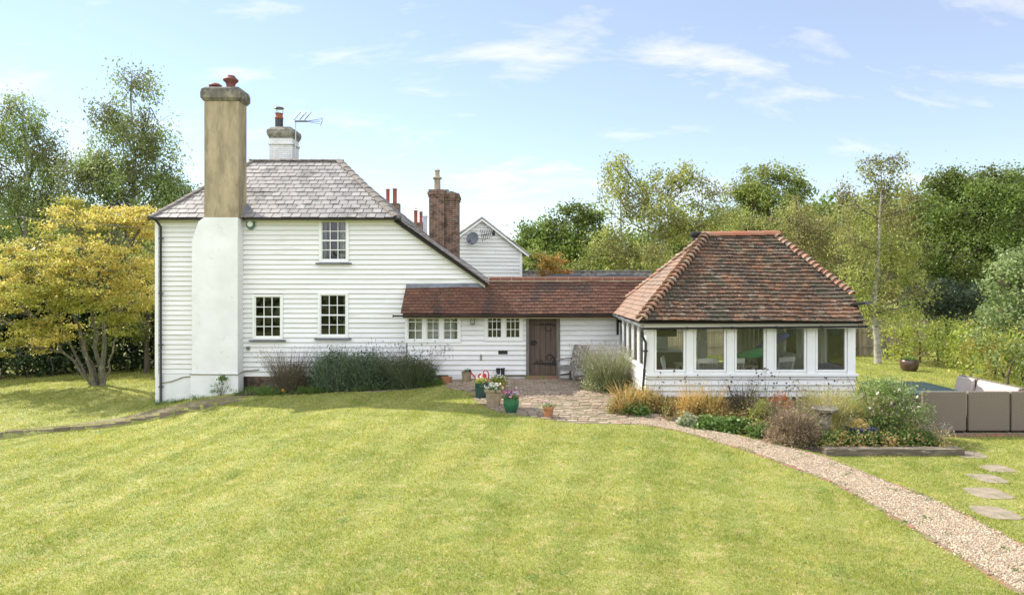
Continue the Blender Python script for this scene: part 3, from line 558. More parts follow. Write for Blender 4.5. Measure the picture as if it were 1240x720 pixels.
def window(parent, x0, x1, z0, z1, y, cols, rows, sash=False, casements=1, sill=None, curtain=None, fw=.07, label=None):
    f = MB(); yf, yb = y - .05, y + .07
    f.box(x0 - fw, x1 + fw, yf, yb, z1, z1 + fw * .9); f.box(x0 - fw, x1 + fw, yf, yb, z0 - fw, z0); f.box(x0 - fw, x0, yf, yb, z0, z1); f.box(x1, x1 + fw, yf, yb, z0, z1)
    cw = (x1 - x0 + .0) / casements
    for k in range(1, casements): f.box(x0 + cw * k - .055, x0 + cw * k + .055, yf + .004, yb, z0, z1)
    win = f.build('window', mt['frame'], parent, bevel=.004)
    if label: win['label'] = label
    b = MB(); bw = .011
    for c in range(casements):
        a0 = x0 + cw * c + (.055 if c else 0); a1 = x0 + cw * (c + 1) - (.055 if c < casements - 1 else 0)
        st = .03; b.box(a0, a0 + st, yf + .03, yf + .065, z0, z1); b.box(a1 - st, a1, yf + .03, yf + .065, z0, z1); b.box(a0 + st, a1 - st, yf + .03, yf + .065, z1 - st, z1); b.box(a0 + st, a1 - st, yf + .03, yf + .065, z0, z0 + st + .01)
        for k in range(1, cols): xx = a0 + st + (a1 - a0 - 2 * st) * k / cols; b.box(xx - bw, xx + bw, yf + .035, yf + .064, z0 + st + .01, z1 - st)
        for k in range(1, rows):
            zz = z0 + st + (z1 - z0 - 2 * st) * k / rows; mid = sash and k == rows // 2; w = bw * (2.0 if mid else 1)
            b.box(a0 + st, a1 - st, yf + (.022 if mid else .0345), yf + .0635, zz - w, zz + w)
    b.build('glazing_bars', mt['frame'], win)
    MB().box(x0 + .01, x1 - .01, yf + .066, yf + .07, z0 + .01, z1 - .01).build('pane', mt['glass'], win)
    if sill:
        MB().box(x0 - fw - .09, x1 + fw + .09, y - .12, y + .0, z0 - fw - .055, z0 - fw - .01).build('sill', mt['lead'] if sill == 'lead' else mt['frame'], win, bevel=.004)
    if curtain:
        for (a, b_) in curtain:
            cm = MB()
            n = 10; vs = []
            for i in range(n + 1):
                xx = a + (b_ - a) * i / n; yy = y + .16 + .02 * math.sin(i * 2.4); vs += [(xx, yy, z0 - .05), (xx, yy, z1 + .05)]
            cm.add(vs, [(2 * i, 2 * i + 2, 2 * i + 3, 2 * i + 1) for i in range(n)]); cm.build('curtain', mt['curtain'], win)
    return win

# ------------------------------------------------------------------ main house
YH = 21.35
house = thing('white_cottage', 'white weatherboarded cottage with grey slate hipped roof and sash windows', 'house', (-6.5, YH, -.5))
X0, X1, XE = WX(190, YH), -3.58, -.94; ZE = 4.92; ZC = 2.98
def wop(a, b, c, d): return (WX(a, YH), WX(b, YH), WZ(d, YH), WZ(c, YH))
wins = [wop(389.5, 420, 267.5, 315), wop(309, 340.5, 358.5, 408), wop(388, 419.5, 356.5, 406)]
ops = [(a - .06, b + .06, c - .06, d + .06) for a, b, c, d in wins]
wb = MB(); wallbox(wb, (0, YH, 0), (1, 0, 0), (0, -1, 0), X0, X1, -1.4, ZE, ops, .2)
wb.prism([(X1 + .001, YH + .001, -1.0), (XE, YH + .001, -1.0), (XE, YH + .001, ZC - .02), (X1 + .001, YH + .001, ZE - .02)], (0, .2, 0))
wb.box(X0, X0 + .2, YH + .21, 27.8, -1.4, ZE); wb.box(XE - .2, XE, YH + .21, 27.8, -1.0, ZC - .1)
wb.box(X0, XE, 27.81, 28.0, -1.4, ZC); wb.box(X0, X1, 27.81, 28.0, ZC + .001, ZE)
wb.box(X0 + .21, XE - .21, YH + .25, 27.8, -.2, 0.0); wb.box(X0 + .21, X1, YH + .25, 27.8, 2.4, 2.55)
wb.box(X0 + .21, XE - .21, 24.2, 24.3, .01, 2.39); wb.box(X0 + .21, X1, 24.2, 24.3, 2.56, 4.8)
wb.build('wall', mt['dark_int'], house)
slope = lambda z: X1 + (ZE - z) / (ZE - ZC) * (XE - X1) if z > ZC else XE
cl = MB(); clad(cl, (0, YH, 0), (1, 0, 0), (0, -1, 0), X0, WX(252, YH), .11, ZE - .02)
clad(cl, (0, YH, 0), (1, 0, 0), (0, -1, 0), WX(295, YH), XE, .02, ZE - .02, ops, right=slope)
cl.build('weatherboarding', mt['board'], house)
sd = MB(); clad(sd, (X0, 0, 0), (0, 1, 0), (-1, 0, 0), YH - .001, 28, -.1, ZE - .02); sd.build('weatherboarding', mt['board'], house)
pl = MB(); pl.box(X0 - .03, WX(252, YH), YH - .05, YH - .002, -1.4, .10); pl.box(X0 - .05, X0 - .001, YH + .0, 28, -1.4, -.11); pl.build('plinth', mt['render_white'], house, bevel=.01)
pl = MB(); pl.box(WX(300, YH), XE, YH - .03, YH - .002, -1.2, .018); pl.build('plinth', mt['brick_plinth'], house)['label'] = 'brown brick plinth'
MB().box(X0 - .035, X0 + .07, YH - .055, YH - .031, -.02, ZE - .03).build('corner_board', mt['frame'], house)
wl_ = ['upper sash window above the right-hand ground floor window', 'ground floor sash window nearest the tall chimney breast', 'ground floor sash window under the upper one']
for i, (a, b, c, d) in enumerate(wins):
    cur = [(a, a + .12), (b - .24, b)] if i == 0 else ([(b - .12, b)] if i == 2 else None)
    window(house, a, b, c, d, YH - .01, 3, 4, True, sill='lead', curtain=cur, label=wl_[i])
# roof
ye, ze = YH - .27, 4.93; yr, zr = 24.4, 7.26; xl, xr = WX(306, yr), WX(411, yr); yb = 27.75; el, er = WX(181, ye), -3.55
rf = MB()
E = [(el, ye, ze), (er, ye, ze), (er, yb, ze), (el, yb, ze)]; Rg = [(xl, yr, zr), (xr, yr, zr)]
rf.add([*E, *Rg], [(0, 1, 5, 4), (1, 2, 5), (2, 3, 4, 5), (3, 0, 4), (3, 2, 1, 0)])
rf.prism([(er - .1, ye + .04, ze + .02), (XE + .14, ye + .04, ZC - .02), (XE + .14, yb, ZC - .02), (er - .1, yb, ze + .02)], (0, 0, -.12))
roof = rf.build('roof', mt['dark_int'], house)
def V3(a, b): return Vector(b) - Vector(a)
vF = V3((el, ye, ze), (el, yr, zr)); Lf = vF.length
tiles('slates', (el, ye, ze + .01), (1, 0, 0), vF, [(0, 0), (er - el, 0), (xr - el, Lf), (xl - el, Lf)], .28, .29, .017, mt['slate'], roof, .5, 1.4, gap=.007)
vR = V3((er, ye, ze), (xr, ye, zr)); Lr = vR.length
tiles('slates', (er, ye, ze + .01), (0, 1, 0), vR, [(0, 0), (yb - ye, 0), (yr - ye, Lr)], .28, .29, .017, mt['slate'], roof, .5, 1.4, gap=.007)
vC = V3((XE + .2, ye, ZC - .05), (er, ye, ze + .0)); Lc = vC.length
tiles('slates', (XE + .2, ye, ZC - .04), (0, 1, 0), vC, [(0, 0), (yb - ye, 0), (yb - ye, Lc), (0, Lc)], .28, .29, .017, mt['slate'], roof, .5, 1.4, gap=.007)
vL = V3((el, ye, ze), (xl, ye, zr)); tiles('slates', (el, yb, ze + .01), (0, -1, 0), vL, [(0, 0), (yb - ye, 0), (yb - yr, vL.length)], .28, .29, .017, mt['slate'], roof, .5, 1.4, gap=.007)
caps('hip_capping', (er, ye, ze + .02), (xr, yr, zr + .02), 13, .15, .14, mt['hipcap'], roof, flat=.5, j=.006)
caps('hip_capping', (el, ye, ze + .02), (xl, yr, zr + .02), 13, .12, .11, mt['hipcap'], roof, flat=.5, j=.006)
caps('ridge_capping', (xl - .1, yr, zr + .01), (xr + .1, yr, zr + .01), 9, .12, .12, mt['hipcap'], roof, flat=.6, j=.004)
MB().prism([(X1 - .05, YH - .10, ZE + .02), (XE + .1, YH - .10, ZC - .05), (XE + .1, YH - .10, ZC - .20), (X1 - .05, YH - .10, ZE - .13)], (0, .055, 0)).build('barge_board', mt['cream'], house)
MB().prism([(X1 + .0, ye - .02, ZE + .07), (XE + .24, ye - .02, ZC - .045), (XE + .24, ye - .02, ZC - .085), (X1 + .0, ye - .02, ZE + .025)], (0, .14, 0)).build('verge', mt['hipcap'], roof)
fs = MB(); fs.box(X0 - .02, WX(247, ye) + .02, YH - .2, YH - .035, ZE - .06, ZE - .005); fs.box(WX(297, ye), er, YH - .2, YH - .035, ZE - .06, ZE - .005); fs.build('soffit', mt['cream'], house)
def gutter(name, a, b, r, mat, parent, dz=0):
    a, b = Vector(a), Vector(b); t = (b - a).normalized(); s = t.cross(Vector((0, 0, 1))).normalized(); vs = []; m = 8; mb = MB()
    for c in (a, b):
        for q in range(m + 1): an = math.pi * q / m; vs.append(c + s * math.cos(an) * r - Vector((0, 0, math.sin(an) * r)))
        for q in range(m, -1, -1): an = math.pi * q / m; vs.append(c + s * math.cos(an) * r * .85 - Vector((0, 0, math.sin(an) * r * .85)))
    w = 2 * (m + 1); mb.add(vs, [tuple(range(w))[::-1], tuple(range(w, 2 * w))] + [(q, (q + 1) % w, (q + 1) % w + w, q + w) for q in range(w)])
    L = (b - a).length; k = max(2, int(L / .9))
    for i in range(k + 1): c = a + t * (L * (i / k)); mb.bar(c - t * .015, c + t * .015, r * 2.12, .02); mb.bar(c - t * .02 - Vector((0, 0, r * .9)), c + t * .02 - Vector((0, 0, r * .9)), r * 1.2, r * .5)
    return mb.build(name, mat, parent)
gutter('gutter', (el, ye - .06, ze - .0), (WX(247, ye) + .02, ye - .06, ze - .0), .062, mt['black'], house)
gutter('gutter', (WX(299, ye), ye - .06, ze - .0), (er + .12, ye - .06, ze - .0), .062, mt['black'], house)
dp = MB(); xd = WX(194, 21.2); dp.tube([(xd - .05, ye - .06, ze - .05), (xd, YH - .12, ze - .25), (xd, YH - .12, -.75), (xd - .03, YH - .2, -.86)], .038, 10)
for z in (4.3, 2.6, 1.0, -.3): dp.box(xd - .055, xd + .055, YH - .165, YH - .055, z, z + .035)
dp.build('downpipe', mt['black'], house, smooth=True)
# breast and stack
yf_ = 20.9
br = MB(); bx0, bx1 = WX(232, yf_), WX(288, yf_); sx0, sx1 = WX(247, yf_), WX(289, yf_); zt = WZ(263, yf_)
br.prism([(bx0, yf_, -1.3), (bx1, yf_, -1.3), (bx1, yf_, zt), (sx0, yf_, zt), (WX(240, yf_), yf_, WZ(268, yf_)), (bx0, yf_, WZ(291, yf_))], (0, YH - .002 - yf_, 0))
br.build('chimney_breast', mt['render_white'], house, bevel=.02)
lb = MB(); zl = WZ(452, yf_); lb.prism([(bx0 - .03, yf_ - .035, -1.3), (bx1 + .02, yf_ - .035, -1.3), (bx1 + .02, yf_ - .035, zl), (bx0 - .015, yf_ - .035, zl), (bx0 - .02, yf_ - .035, -.35)], (0, .03, 0))
lb.box(bx1 + .0015, bx1 + .02, yf_, YH - .05, -1.3, zl); lb.build('plinth', mt['render_white'], house, bevel=.015)
st = MB(); st.box(sx0, sx1, yf_ + .005, yf_ + .64, zt - .02, WZ(121, yf_)); stk = st.build('chimney', mt['render_tan'], house, bevel=.015)
cp = MB(); z1 = WZ(122, yf_); w0, w1 = sx0, sx1; cxm = (w0 + w1) / 2
def ringbox(mb, prof, x0, x1, y0, y1):
    vs = []; fs = []
    for e, z in prof: vs += [(x0 - e, y0 - e, z), (x1 + e, y0 - e, z), (x1 + e, y1 + e, z), (x0 - e, y1 + e, z)]
    for i in range(len(prof) - 1):
        for k in range(4): k2 = (k + 1) % 4; fs.append((i * 4 + k, i * 4 + k2, (i + 1) * 4 + k2, (i + 1) * 4 + k))
    fs += [(3, 2, 1, 0), tuple(range(len(prof) * 4 - 4, len(prof) * 4))]; mb.add(vs, fs)
ringbox(cp, [(.0, z1 - .01), (.045, z1 + .01), (.05, z1 + .05), (.085, z1 + .07), (.09, z1 + .25), (.06, z1 + .37), (-.03, z1 + .44)], sx0, sx1, yf_ + .005, yf_ + .64)
cp.build('cap', mt['cap'], stk, bevel=.02)
def potl(c, prof, mat, parent, name='chimney_pot', n=20): return MB().lathe(prof, c, n).build(name, mat, parent, smooth=True)
ztop = z1 + .42
potl((WX(261, 21.2), 21.2, ztop), [(.13, 0), (.13, .06), (.19, .08), (.20, .12), (.15, .16), (.12, .18), (.06, .2)], mt['maroon_pot'], stk)
potl((WX(279.5, 21.2), 21.2, ztop), [(.12, -.02), (.13, .12), (.15, .2), (.22, .26), (.23, .30), (.17, .36), (.14, .38), (.13, .42), (.05, .44)], mt['maroon_pot'], stk)
ld = MB(); ld.prism([(sx1 + .001, yf_ + .2, ze + .03), (sx1 + .22, yf_ + .35, ze - .02), (sx1 + .16, 21.55, ze + .34), (sx1 + .001, 21.55, ze + .5)], (0, 0, .02)); ld.build('flashing', mt['lead'], roof)
# second, white chimney behind the ridge with cowl
yw = 26.0; x0, x1 = WX(326, yw), WX(354, yw)
za_ = WZ(164, yw); wc = MB(); wc.box(x0, x1, yw, yw + .8, 5.5, WZ(163, yw)); ringbox(wc, [(.003, za_ - .36), (.045, za_ - .34), (.045, za_ - .28), (.003, za_ - .26)], x0, x1, yw, yw + .8); c2 = wc.build('chimney', mt['brick_white'], house); c2['label'] = 'white painted brick chimney behind the ridge'
cp = MB(); za = WZ(164, yw); ringbox(cp, [(.004, za - .1), (.05, za), (.08, za + .1), (.07, za + .22), (-.05, za + .32), (-.12, za + .36)], x0, x1, yw, yw + .8); cp.build('cap', mt['concrete'], c2)
xm = WX(338, yw + .35); cw = MB(); cw.lathe([(.15, za + .33), (.15, za + .68), (.13, za + .69)], (xm, yw + .35, 0), 16); cw.build('chimney_pot', mt['black'], c2, smooth=True)
MB().lathe([(.14, za + .69), (.17, za + .74), (.14, za + .78), (.13, za + .88), (.16, za + .92), (.1, za + .93)], (xm, yw + .35, 0), 16).build('chimney_pot', mt['red_pot'], c2, smooth=True)
cw = MB(); cw.lathe([(.19, za + 1.1), (.17, za + 1.14), (.03, za + 1.16)], (xm, yw + .35, 0), 16)
for k in range(3): a = k * 2.1 + .5; cw.tube([(xm + .13 * math.cos(a), yw + .35 + .13 * math.sin(a), za + .9), (xm + .15 * math.cos(a), yw + .35 + .15 * math.sin(a), za + 1.11)], .008, 5)
cw.build('cowl', mt['black'], c2)
# TV aerial
ya = 25.8; xa = WX(358, ya); ae = thing('tv_aerial', 'thin metal tv aerial on a pole beside the white chimney', 'aerial', (xa, ya, 6.8))
MB().tube([(xa, ya, 6.7), (xa, ya, WZ(146, ya))], .02, 8).build('pole', mt['steel'], ae)
a = MB(); zb = WZ(147, ya); a.tube([(WX(359, ya), ya, zb), (WX(388, ya), ya, WZ(147, ya))], .012, 6)
for k, px in enumerate((357, 364, 370)): a.tube([(WX(px, ya), ya - .1, WZ(146, ya)), (WX(px + 6, ya), ya + .1, WZ(135, ya))], .018, 6)
a.box(WX(357, ya), WX(372, ya), ya - .02, ya + .02, WZ(148, ya), WZ(146, ya))
for dz in (-.14, 0, .14): a.tube([(WX(370, ya), ya, zb), (WX(388, ya), ya + dz, zb + dz * .9)], .010, 6)
a.tube([(WX(389, ya), ya - .1, zb - .16), (WX(390, ya), ya, zb), (WX(389, ya), ya + .1, zb + .16)], .018, 6)
a.build('antenna', mt['dish'], ae)
# brick chimney on the catslide
yk = 25.0; bk = thing('brick_chimney', 'weathered two-shaft red brick chimney with tall buff pot rising from the catslide roof', 'chimney', (WX(537, yk), yk, 3.6))
b = MB(); xa0, xa1, xb1 = WX(519.5, yk), WX(537.5, yk), WX(555, yk + .25); zt2 = WZ(235, yk)
b.box(xa0, xa1, yk, yk + .8, 2.7, zt2 + .0); s1 = b.build('shaft', mt['brick_old'], bk)
b = MB(); b.box(xa1 + .004, xb1, yk + .22, yk + .95, 2.4, zt2 - .12); s2 = b.build('shaft', mt['brick_old'], bk)
b = MB()
for k, (e, h) in enumerate(((.03, .08), (.055, .1), (.02, .09))):
    zq = zt2 - .1 + sum(q[1] for q in ((.03, .08), (.055, .1), (.02, .09))[:k]) + .002 * k
    b.box(xa0 - e, xa1 + .01, yk - e, yk + .8 + e, zq, zq + h - .003); b.box(xa1 + .012, xb1 + e, yk + .22 - e, yk + .95 + e, zq - .1, zq - .1 + h - .003)
b.build('corbel', mt['brick_old'], bk)
MB().lathe([(.16, 0), (.12, .08), (.115, .42), (.17, .45), (.17, .5), (.1, .54), (.085, .6), (.085, .72), (.11, .74), (.09, .78)], (WX(529.5, yk + .3), yk + .3, zt2 + .15), 16).build('chimney_pot', mt['buff_pot'], bk, smooth=True)
for px, h in ((541, .2), (546.5, .14), (549.5, .10)): MB().lathe([(.09, 0), (.075, h * .6), (.09, h), (.04, h + .02)], (WX(px, yk + .5), yk + .5, zt2 + .02), 12).build('chimney_pot', mt['concrete'], bk, smooth=True)
MB().prism([(xa1 - .3, yk - .04, 3.72), (xb1 + .12, yk - .04, 3.2), (xb1 + .12, yk - .04, 3.33), (xa1 - .3, yk - .04, 3.9)], (0, .03, 0)).build('flashing', mt['lead'], bk)
# distant pots behind the roof
def stack(px0, px1, pyb, pots, d, label, flue=None):
    base = W((px0 + px1) / 2, pyb, d); t = thing('brick_chimney', label, 'chimney', base, 'chimneys of the buildings behind')
    MB().box(WX(px0, d), WX(px1, d), d, d + .6, WZ(330, d), base[2]).build('shaft', mt['brick_old'], t)
    for px, pyt, r in pots:
        h = (pyb - pyt) / F * d; MB().lathe([(r * 1.1, 0), (r, h * .1), (r, h * .9), (r * 1.12, h * .92), (r * 1.1, h), (r * .7, h)], (WX(px, d), d + .3, base[2]), 14).build('chimney_pot', mt['red_pot'], t, smooth=True)
    return t
s_ = stack(463, 483, 246, ((468.5, 228, .10), (477, 227.5, .115)), 38, 'distant chimney with two close red pots just beyond the slate hip')
s_ = stack(500, 513, 269, ((502.5, 254, .10), (509, 255.5, .09)), 38, 'lower distant brick chimney with a cowled red pot beside the steel flue')
MB().lathe([(.11, 0), (.02, .05)], (WX(502.5, 38), 38.3, WZ(252, 38)), 10).build('cowl', mt['dish'], s_)
fl = MB().lathe([(.11, 0), (.11, 2.2), (.14, 2.22), (.13, 2.28), (.02, 2.3)], (WX(514.8, 36), 36, WZ(262, 36) - 2.25), 14).build('flue_pipe', mt['steel'], None, smooth=True, origin=(WX(514.8, 36), 36, WZ(262, 36) - 2.25))
tag(fl, 'grey metal flue standing left of the two-shaft brick chimney', 'flue')
hb = thing('rear_building', 'dark slate roofed building mostly hidden behind the cottage', 'house', (-7, 39, -1)); MB().box(-12, -4.5, 39.5, 46, -1.3, 5.0).build('wall', mt['brick_old'], hb)
MB().prism([(-12.2, 39.2, 5.0), (-4.4, 39.2, 5.0), (-5.5, 39.2, 5.6), (-12.2, 39.2, 5.6)], (0, 7, 0)).build('roof', mt['slate'], hb)
# bits on the facade
xb = WX(304.5, YH); al = thing('alarm_box', 'small green and white alarm box under the eaves beside the chimney', 'alarm', (xb, YH - .05, WZ(272, YH)))
zc = WZ(272, YH); MB().prism([(xb - .13, YH - .11, zc + .12), (xb - .13, YH - .11, zc - .05), (xb - .05, YH - .11, zc - .15), (xb + .05, YH - .11, zc - .15), (xb + .13, YH - .11, zc - .05), (xb + .13, YH - .11, zc + .12)][::-1], (0, .075, 0)).build('case', mt['green_glaze'], al, bevel=.01)
MB().lathe([(.075, 0), (.075, .012)], (0, 0, 0), 20).V
d_ = MB(); d_.tube([(xb, YH - .112, zc + .01), (xb, YH - .125, zc + .01)], .085, 20); d_.build('front_panel', mt['frame'], al)
cb = MB(); zc = WZ(455, yf_); cb.tube([(X0 + .2, YH - .07, WZ(463, YH)), (X0 + .5, YH - .07, WZ(461, YH)), (X0 + .85, YH - .07, WZ(456, YH)), (bx0 - .05, YH - .07, WZ(454.5, YH)), (bx0 - .03, yf_ - .05, zc + .06), (bx1 + .03, yf_ - .05, zc + .05), (bx1 + .04, YH - .06, zc + .1), (bx1 + .5, YH - .06, zc + .14)], .018, 6)
tag(cb.build('cable', M('cable', [(.3, .29, .2)], .7), None), 'pale cable running along the ledge at the foot of the cottage chimney', 'cable')
tp = MB(); tp.box(WX(300, YH) - .02, WX(300, YH) + .08, YH - .09, YH - .035, WZ(423, YH), WZ(419, YH)); tag(tp.build('wall_bracket', mt['concrete'], None, bevel=.01), 'tiny grey fitting on the boards below the left sash window', 'bracket')

# ------------------------------------------------------------------ link (low range with the door)
YL = 21.0; xl0, xl1 = -3.36, 3.29
lk = thing('link_range', 'low white boarded range with red clay tile roof joining cottage and garden room', 'building', (0, YL, 0))
XLm = -3.2
def lop(a, b, c, d): return (WX(a, YL), WX(b, YL), WZ(d, YL), WZ(c, YL))
w1 = lop(494, 555, 378, 411.5); w2 = lop(590, 630, 378, 409.5); dr = (WX(637, YL), WX(677.5, YL), 0.0, 1.98)
lops = [(w[0] - .05, w[1] + .05, w[2] - .05, w[3] + .05) for w in (w1, w2)] + [dr]
wb = MB(); wallbox(wb, (0, YL, 0), (1, 0, 0), (0, -1, 0), XLm, xl1 + .1, -.5, 2.3, lops, .15); wb.box(XLm, XLm + .1, YL + .16, YH - .05, -.5, 2.3); wb.box(XE + .05, 4.2, 22.3, 22.4, -.5, 2.3); wb.box(XLm, 4.2, YL + .16, 22.29, -.2, .005)
wb.build('wall', mt['dark_int'], lk)
cl = MB(); clad(cl, (0, YL, 0), (1, 0, 0), (0, -1, 0), XLm, WX(636, YL), .115, 2.25, lops); clad(cl, (0, YL, 0), (1, 0, 0), (0, -1, 0), WX(678, YL), xl1, .115, 2.25, lops)
clad(cl, (XLm, 0, 0), (0, 1, 0), (-1, 0, 0), YL - .0, YH - .04, .115, 2.3)
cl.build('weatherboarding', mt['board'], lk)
MB().box(-1.95, WX(636, YL), YL - .04, YL - .002, -.5, .113).build('plinth', mt['render_white'], lk, bevel=.006); MB().box(WX(678, YL), xl1, YL - .04, YL - .002, -.5, .113).build('plinth', mt['render_white'], lk, bevel=.006)
pl = MB(); pl.box(XLm, -1.951, YL - .04, YL - .002, -.5, .113); pl.build('plinth', mt['brick_plinth'], lk)
window(lk, *w1[:2], *w1[2:], YL - .01, 2, 3, casements=3, curtain=[(w1[0], w1[0] + .2), (w1[1] - .12, w1[1])], label='three-light casement window of the low range', fw=.08)
window(lk, *w2[:2], *w2[2:], YL - .01, 3, 3, casements=2, label='two-light casement window left of the oak door', fw=.08)
# door
fr = MB(); fr.box(dr[0], dr[0] + .10, YL - .07, YL + .1, 0, 1.98); fr.box(dr[1] - .10, dr[1], YL - .07, YL + .1, 0, 1.98); fr.box(dr[0] + .101, dr[1] - .101, YL - .06, YL + .1, 1.9, 1.98); fr.build('door_frame', mt['oak_grey'], lk, bevel=.006)
dm = MB(); n = 5; a0, a1 = dr[0] + .102, dr[1] - .102
for k in range(n): dm.box(a0 + (a1 - a0) * k / n + .003, a0 + (a1 - a0) * (k + 1) / n - .003, YL + .0 + (k % 2) * .004, YL + .05, .10, 1.9)
door = dm.build('door', mt['oak'], lk, bevel=.005)
hg = MB(); zh = .46
hg.prism([(a1, YL - .02, zh + .045), (a1, YL - .02, zh - .045), (a0 + .1, YL - .02, zh - .008), (a0 + .1, YL - .02, zh + .012)], (0, .018, 0))
def scroll(mb, cx, cz, r0, r1, t0, t1, th=.011, n=26):
    mb.tube([(cx + math.cos(t0 + (t1 - t0) * i / n) * (r0 + (r1 - r0) * i / n), YL - .012, cz + math.sin(t0 + (t1 - t0) * i / n) * (r0 + (r1 - r0) * i / n)) for i in range(n + 1)], [th * (1 - .4 * i / n) for i in range(n + 1)], 6)
scroll(hg, a1 - .22, zh + .17, .17, .05, -1.2, 4.6, .014); scroll(hg, a1 - .12, zh + .12, .1, .04, -1.5, 3, .012); scroll(hg, a0 + .35, zh + .07, .06, .02, -1, 5); scroll(hg, a0 + .22, zh + .06, .04, .015, -1, 5)
hg.build('hinge', mt['iron'], door)
hg = MB(); zh = 1.62; scroll(hg, a1 - .22, zh - .06, .15, .09, .2, 6.0, .012); scroll(hg, a1 - .45, zh + .03, .06, .02, 0, 5); hg.prism([(a1, YL - .02, zh + .045), (a1, YL - .02, zh + .0), (a0 + .12, YL - .02, zh + .03), (a0 + .12, YL - .02, zh + .045)], (0, .018, 0)); hg.build('hinge', mt['iron'], door)
hd = MB(); zz_ = 1.1; hd.box(a0 + .06, a0 + .18, YL - .018, YL + .0, zz_ - .08, zz_ + .08); scroll(hd, a0 + .15, zz_, .07, .06, 0, 6.3, .014); hd.box(a0 - .02, a0 + .1, YL - .03, YL - .018, zz_ - .02, zz_ + .0); hd.build('handle', mt['iron'], door)
MB().box(dr[0] - .02, dr[1] - .05, YL - .25, YL + .1, -.02, .098).build('threshold', mt['edge_brick'], lk, bevel=.01)
# link roof
y0l, z0l = 20.6, 1.99; sl = 1.1; yrl = 21.52; zrl = z0l + (yrl - y0l) * sl
vK = Vector((0, 1, sl)).normalized(); KL = math.hypot(yrl - y0l, zrl - z0l); KH = math.hypot(YH - y0l, (YH - y0l) * sl)
dk = MB(); dk.prism([(-3.3, y0l, z0l), (3.15, y0l, z0l), (3.95, YH - .05, z0l + (YH - .05 - y0l) * sl), (-3.3, YH - .05, z0l + (YH - .05 - y0l) * sl)], (0, 0, -.1))
dk.prism([(XE + .02, YH - .049, z0l + (YH - .05 - y0l) * sl), (3.95, YH - .049, z0l + (YH - .05 - y0l) * sl), (4.25, yrl, zrl), (XE + .02, yrl, zrl)], (0, 0, -.1))
dk.prism([(XE + .02, yrl + .001, zrl), (4.25, yrl + .001, zrl), (4.25, 22.6, zrl - 1.15), (XE + .02, 22.6, zrl - 1.15)], (0, 0, -.1))
lroof = dk.build('roof', mt['tile_link'], lk)
kx = XE - (-3.36)
sagL = lambda a, b: .012 * math.sin(a * 1.3) + .008 * math.sin(a * 3.1 + b * 2)
tiles('roof_tiles', (-3.36, y0l - .02, z0l + .01), (1, 0, 0), vK, [(0, 0), (3.16 + 3.36, 0), (4.2 + 3.36, KL), (kx + .02, KL), (kx + .02, KH), (.06, KH)], .125, .165, .020, mt['tile_link'], lroof, .3, 1.4, sagL)
MB().prism([(-3.3, YH - .12, z0l + (YH - .12 - y0l) * sl + .03), (XE + .02, YH - .12, z0l + (YH - .12 - y0l) * sl + .03), (XE + .02, YH - .033, z0l + (YH - .05 - y0l) * sl + .17), (-3.3, YH - .033, z0l + (YH - .05 - y0l) * sl + .15)], (0, -.006, .006)).build('flashing', mt['lead'], lroof)
rd = MB(); mo = MB(); x = XE + .22; L = .355
while x < 4.1: 
    rd.prism([(x + .008, yrl - .10, zrl + .01), (x + .008, yrl - .09, zrl + .10), (x + .008, yrl - .04, zrl + .125), (x + .008, yrl + .04, zrl + .125), (x + .008, yrl + .09, zrl + .10), (x + .008, yrl + .10, zrl + .01)], (L - .016, 0, 0)); x += L
rd.build('ridge_tiles', mt['ridge_brown'], lroof)
mo.prism([(XE + .2, yrl - .094, zrl - .02), (XE + .2, yrl - .084, zrl + .09), (XE + .2, yrl - .04, zrl + .115), (XE + .2, yrl + .04, zrl + .115), (XE + .2, yrl + .09, zrl + .09), (XE + .2, yrl + .1, zrl - .01)], (x - XE - .2, 0, 0)); mo.build('mortar', mt['mortar'], lroof)
gutter('gutter', (WX(476, 20.5), 20.5, WZ(381.5, 20.5)), (WX(752, 20.5), 20.5, WZ(380.5, 20.5)), .05, mt['black'], lk)
MB().box(xl0 + .1, xl1 - .1, YL - .3, YL - .27, z0l - .13, z0l - .015).build('fascia', mt['cream'], lk)
bk_ = MB(); xq = WX(748, 20.7); bk_.prism([(xq, YL - .05, 1.35), (xq, YL - .05, 1.95), (xq, YL - .35, 1.95), (xq, YL - .2, 1.75)], (.09, 0, 0)); bk_.box(xq - .1, xq + .2, YL - .4, YL - .1, 1.88, 1.97); tag(bk_.build('roof_bracket', mt['iron'], lk))
ln = thing('wall_lantern', 'small black lantern on the boards between the two casement windows', 'lantern', W(572, 386, YL - .1))
lx, ly, lz = W(572.3, 388.5, YL - .16); q = MB(); q.box(lx - .07, lx + .07, ly - .07, ly + .07, lz + .09, lz + .11); q.box(lx - .06, lx + .06, ly - .06, ly + .06, lz - .1, lz - .085); q.prism([(lx - .03, ly - .03, lz + .11), (lx + .03, ly - .03, lz + .11), (lx + .03, ly + .03, lz + .11), (lx - .03, ly + .03, lz + .11)], (0, 0, .05))
for sx in (-1, 1):
    for sy in (-1, 1): q.box(lx + sx * .055 - .006, lx + sx * .055 + .006, ly + sy * .055 - .006, ly + sy * .055 + .006, lz - .085, lz + .09)
q.box(lx - .01, lx + .01, ly + .03, YL - .0, lz + .13, lz + .15); q.build('frame', mt['iron'], ln); MB().box(lx - .05, lx + .05, ly - .05, ly + .05, lz - .083, lz + .088).build('glass', mt['glass'], ln)
v = MB(); vx, _, vz = W(609, 426.5, YL); v.box(vx - .14, vx + .14, YL - .045, YL - .03, vz - .05, vz + .06)
for k in range(5): v.box(vx - .12, vx + .12, YL - .055, YL - .045, vz - .035 + k * .018, vz - .028 + k * .018)
tag(v.build('wall_vent', mt['black'], None, origin=(vx, YL, vz)), 'small black rectangular vent grille on the white boards', 'vent')
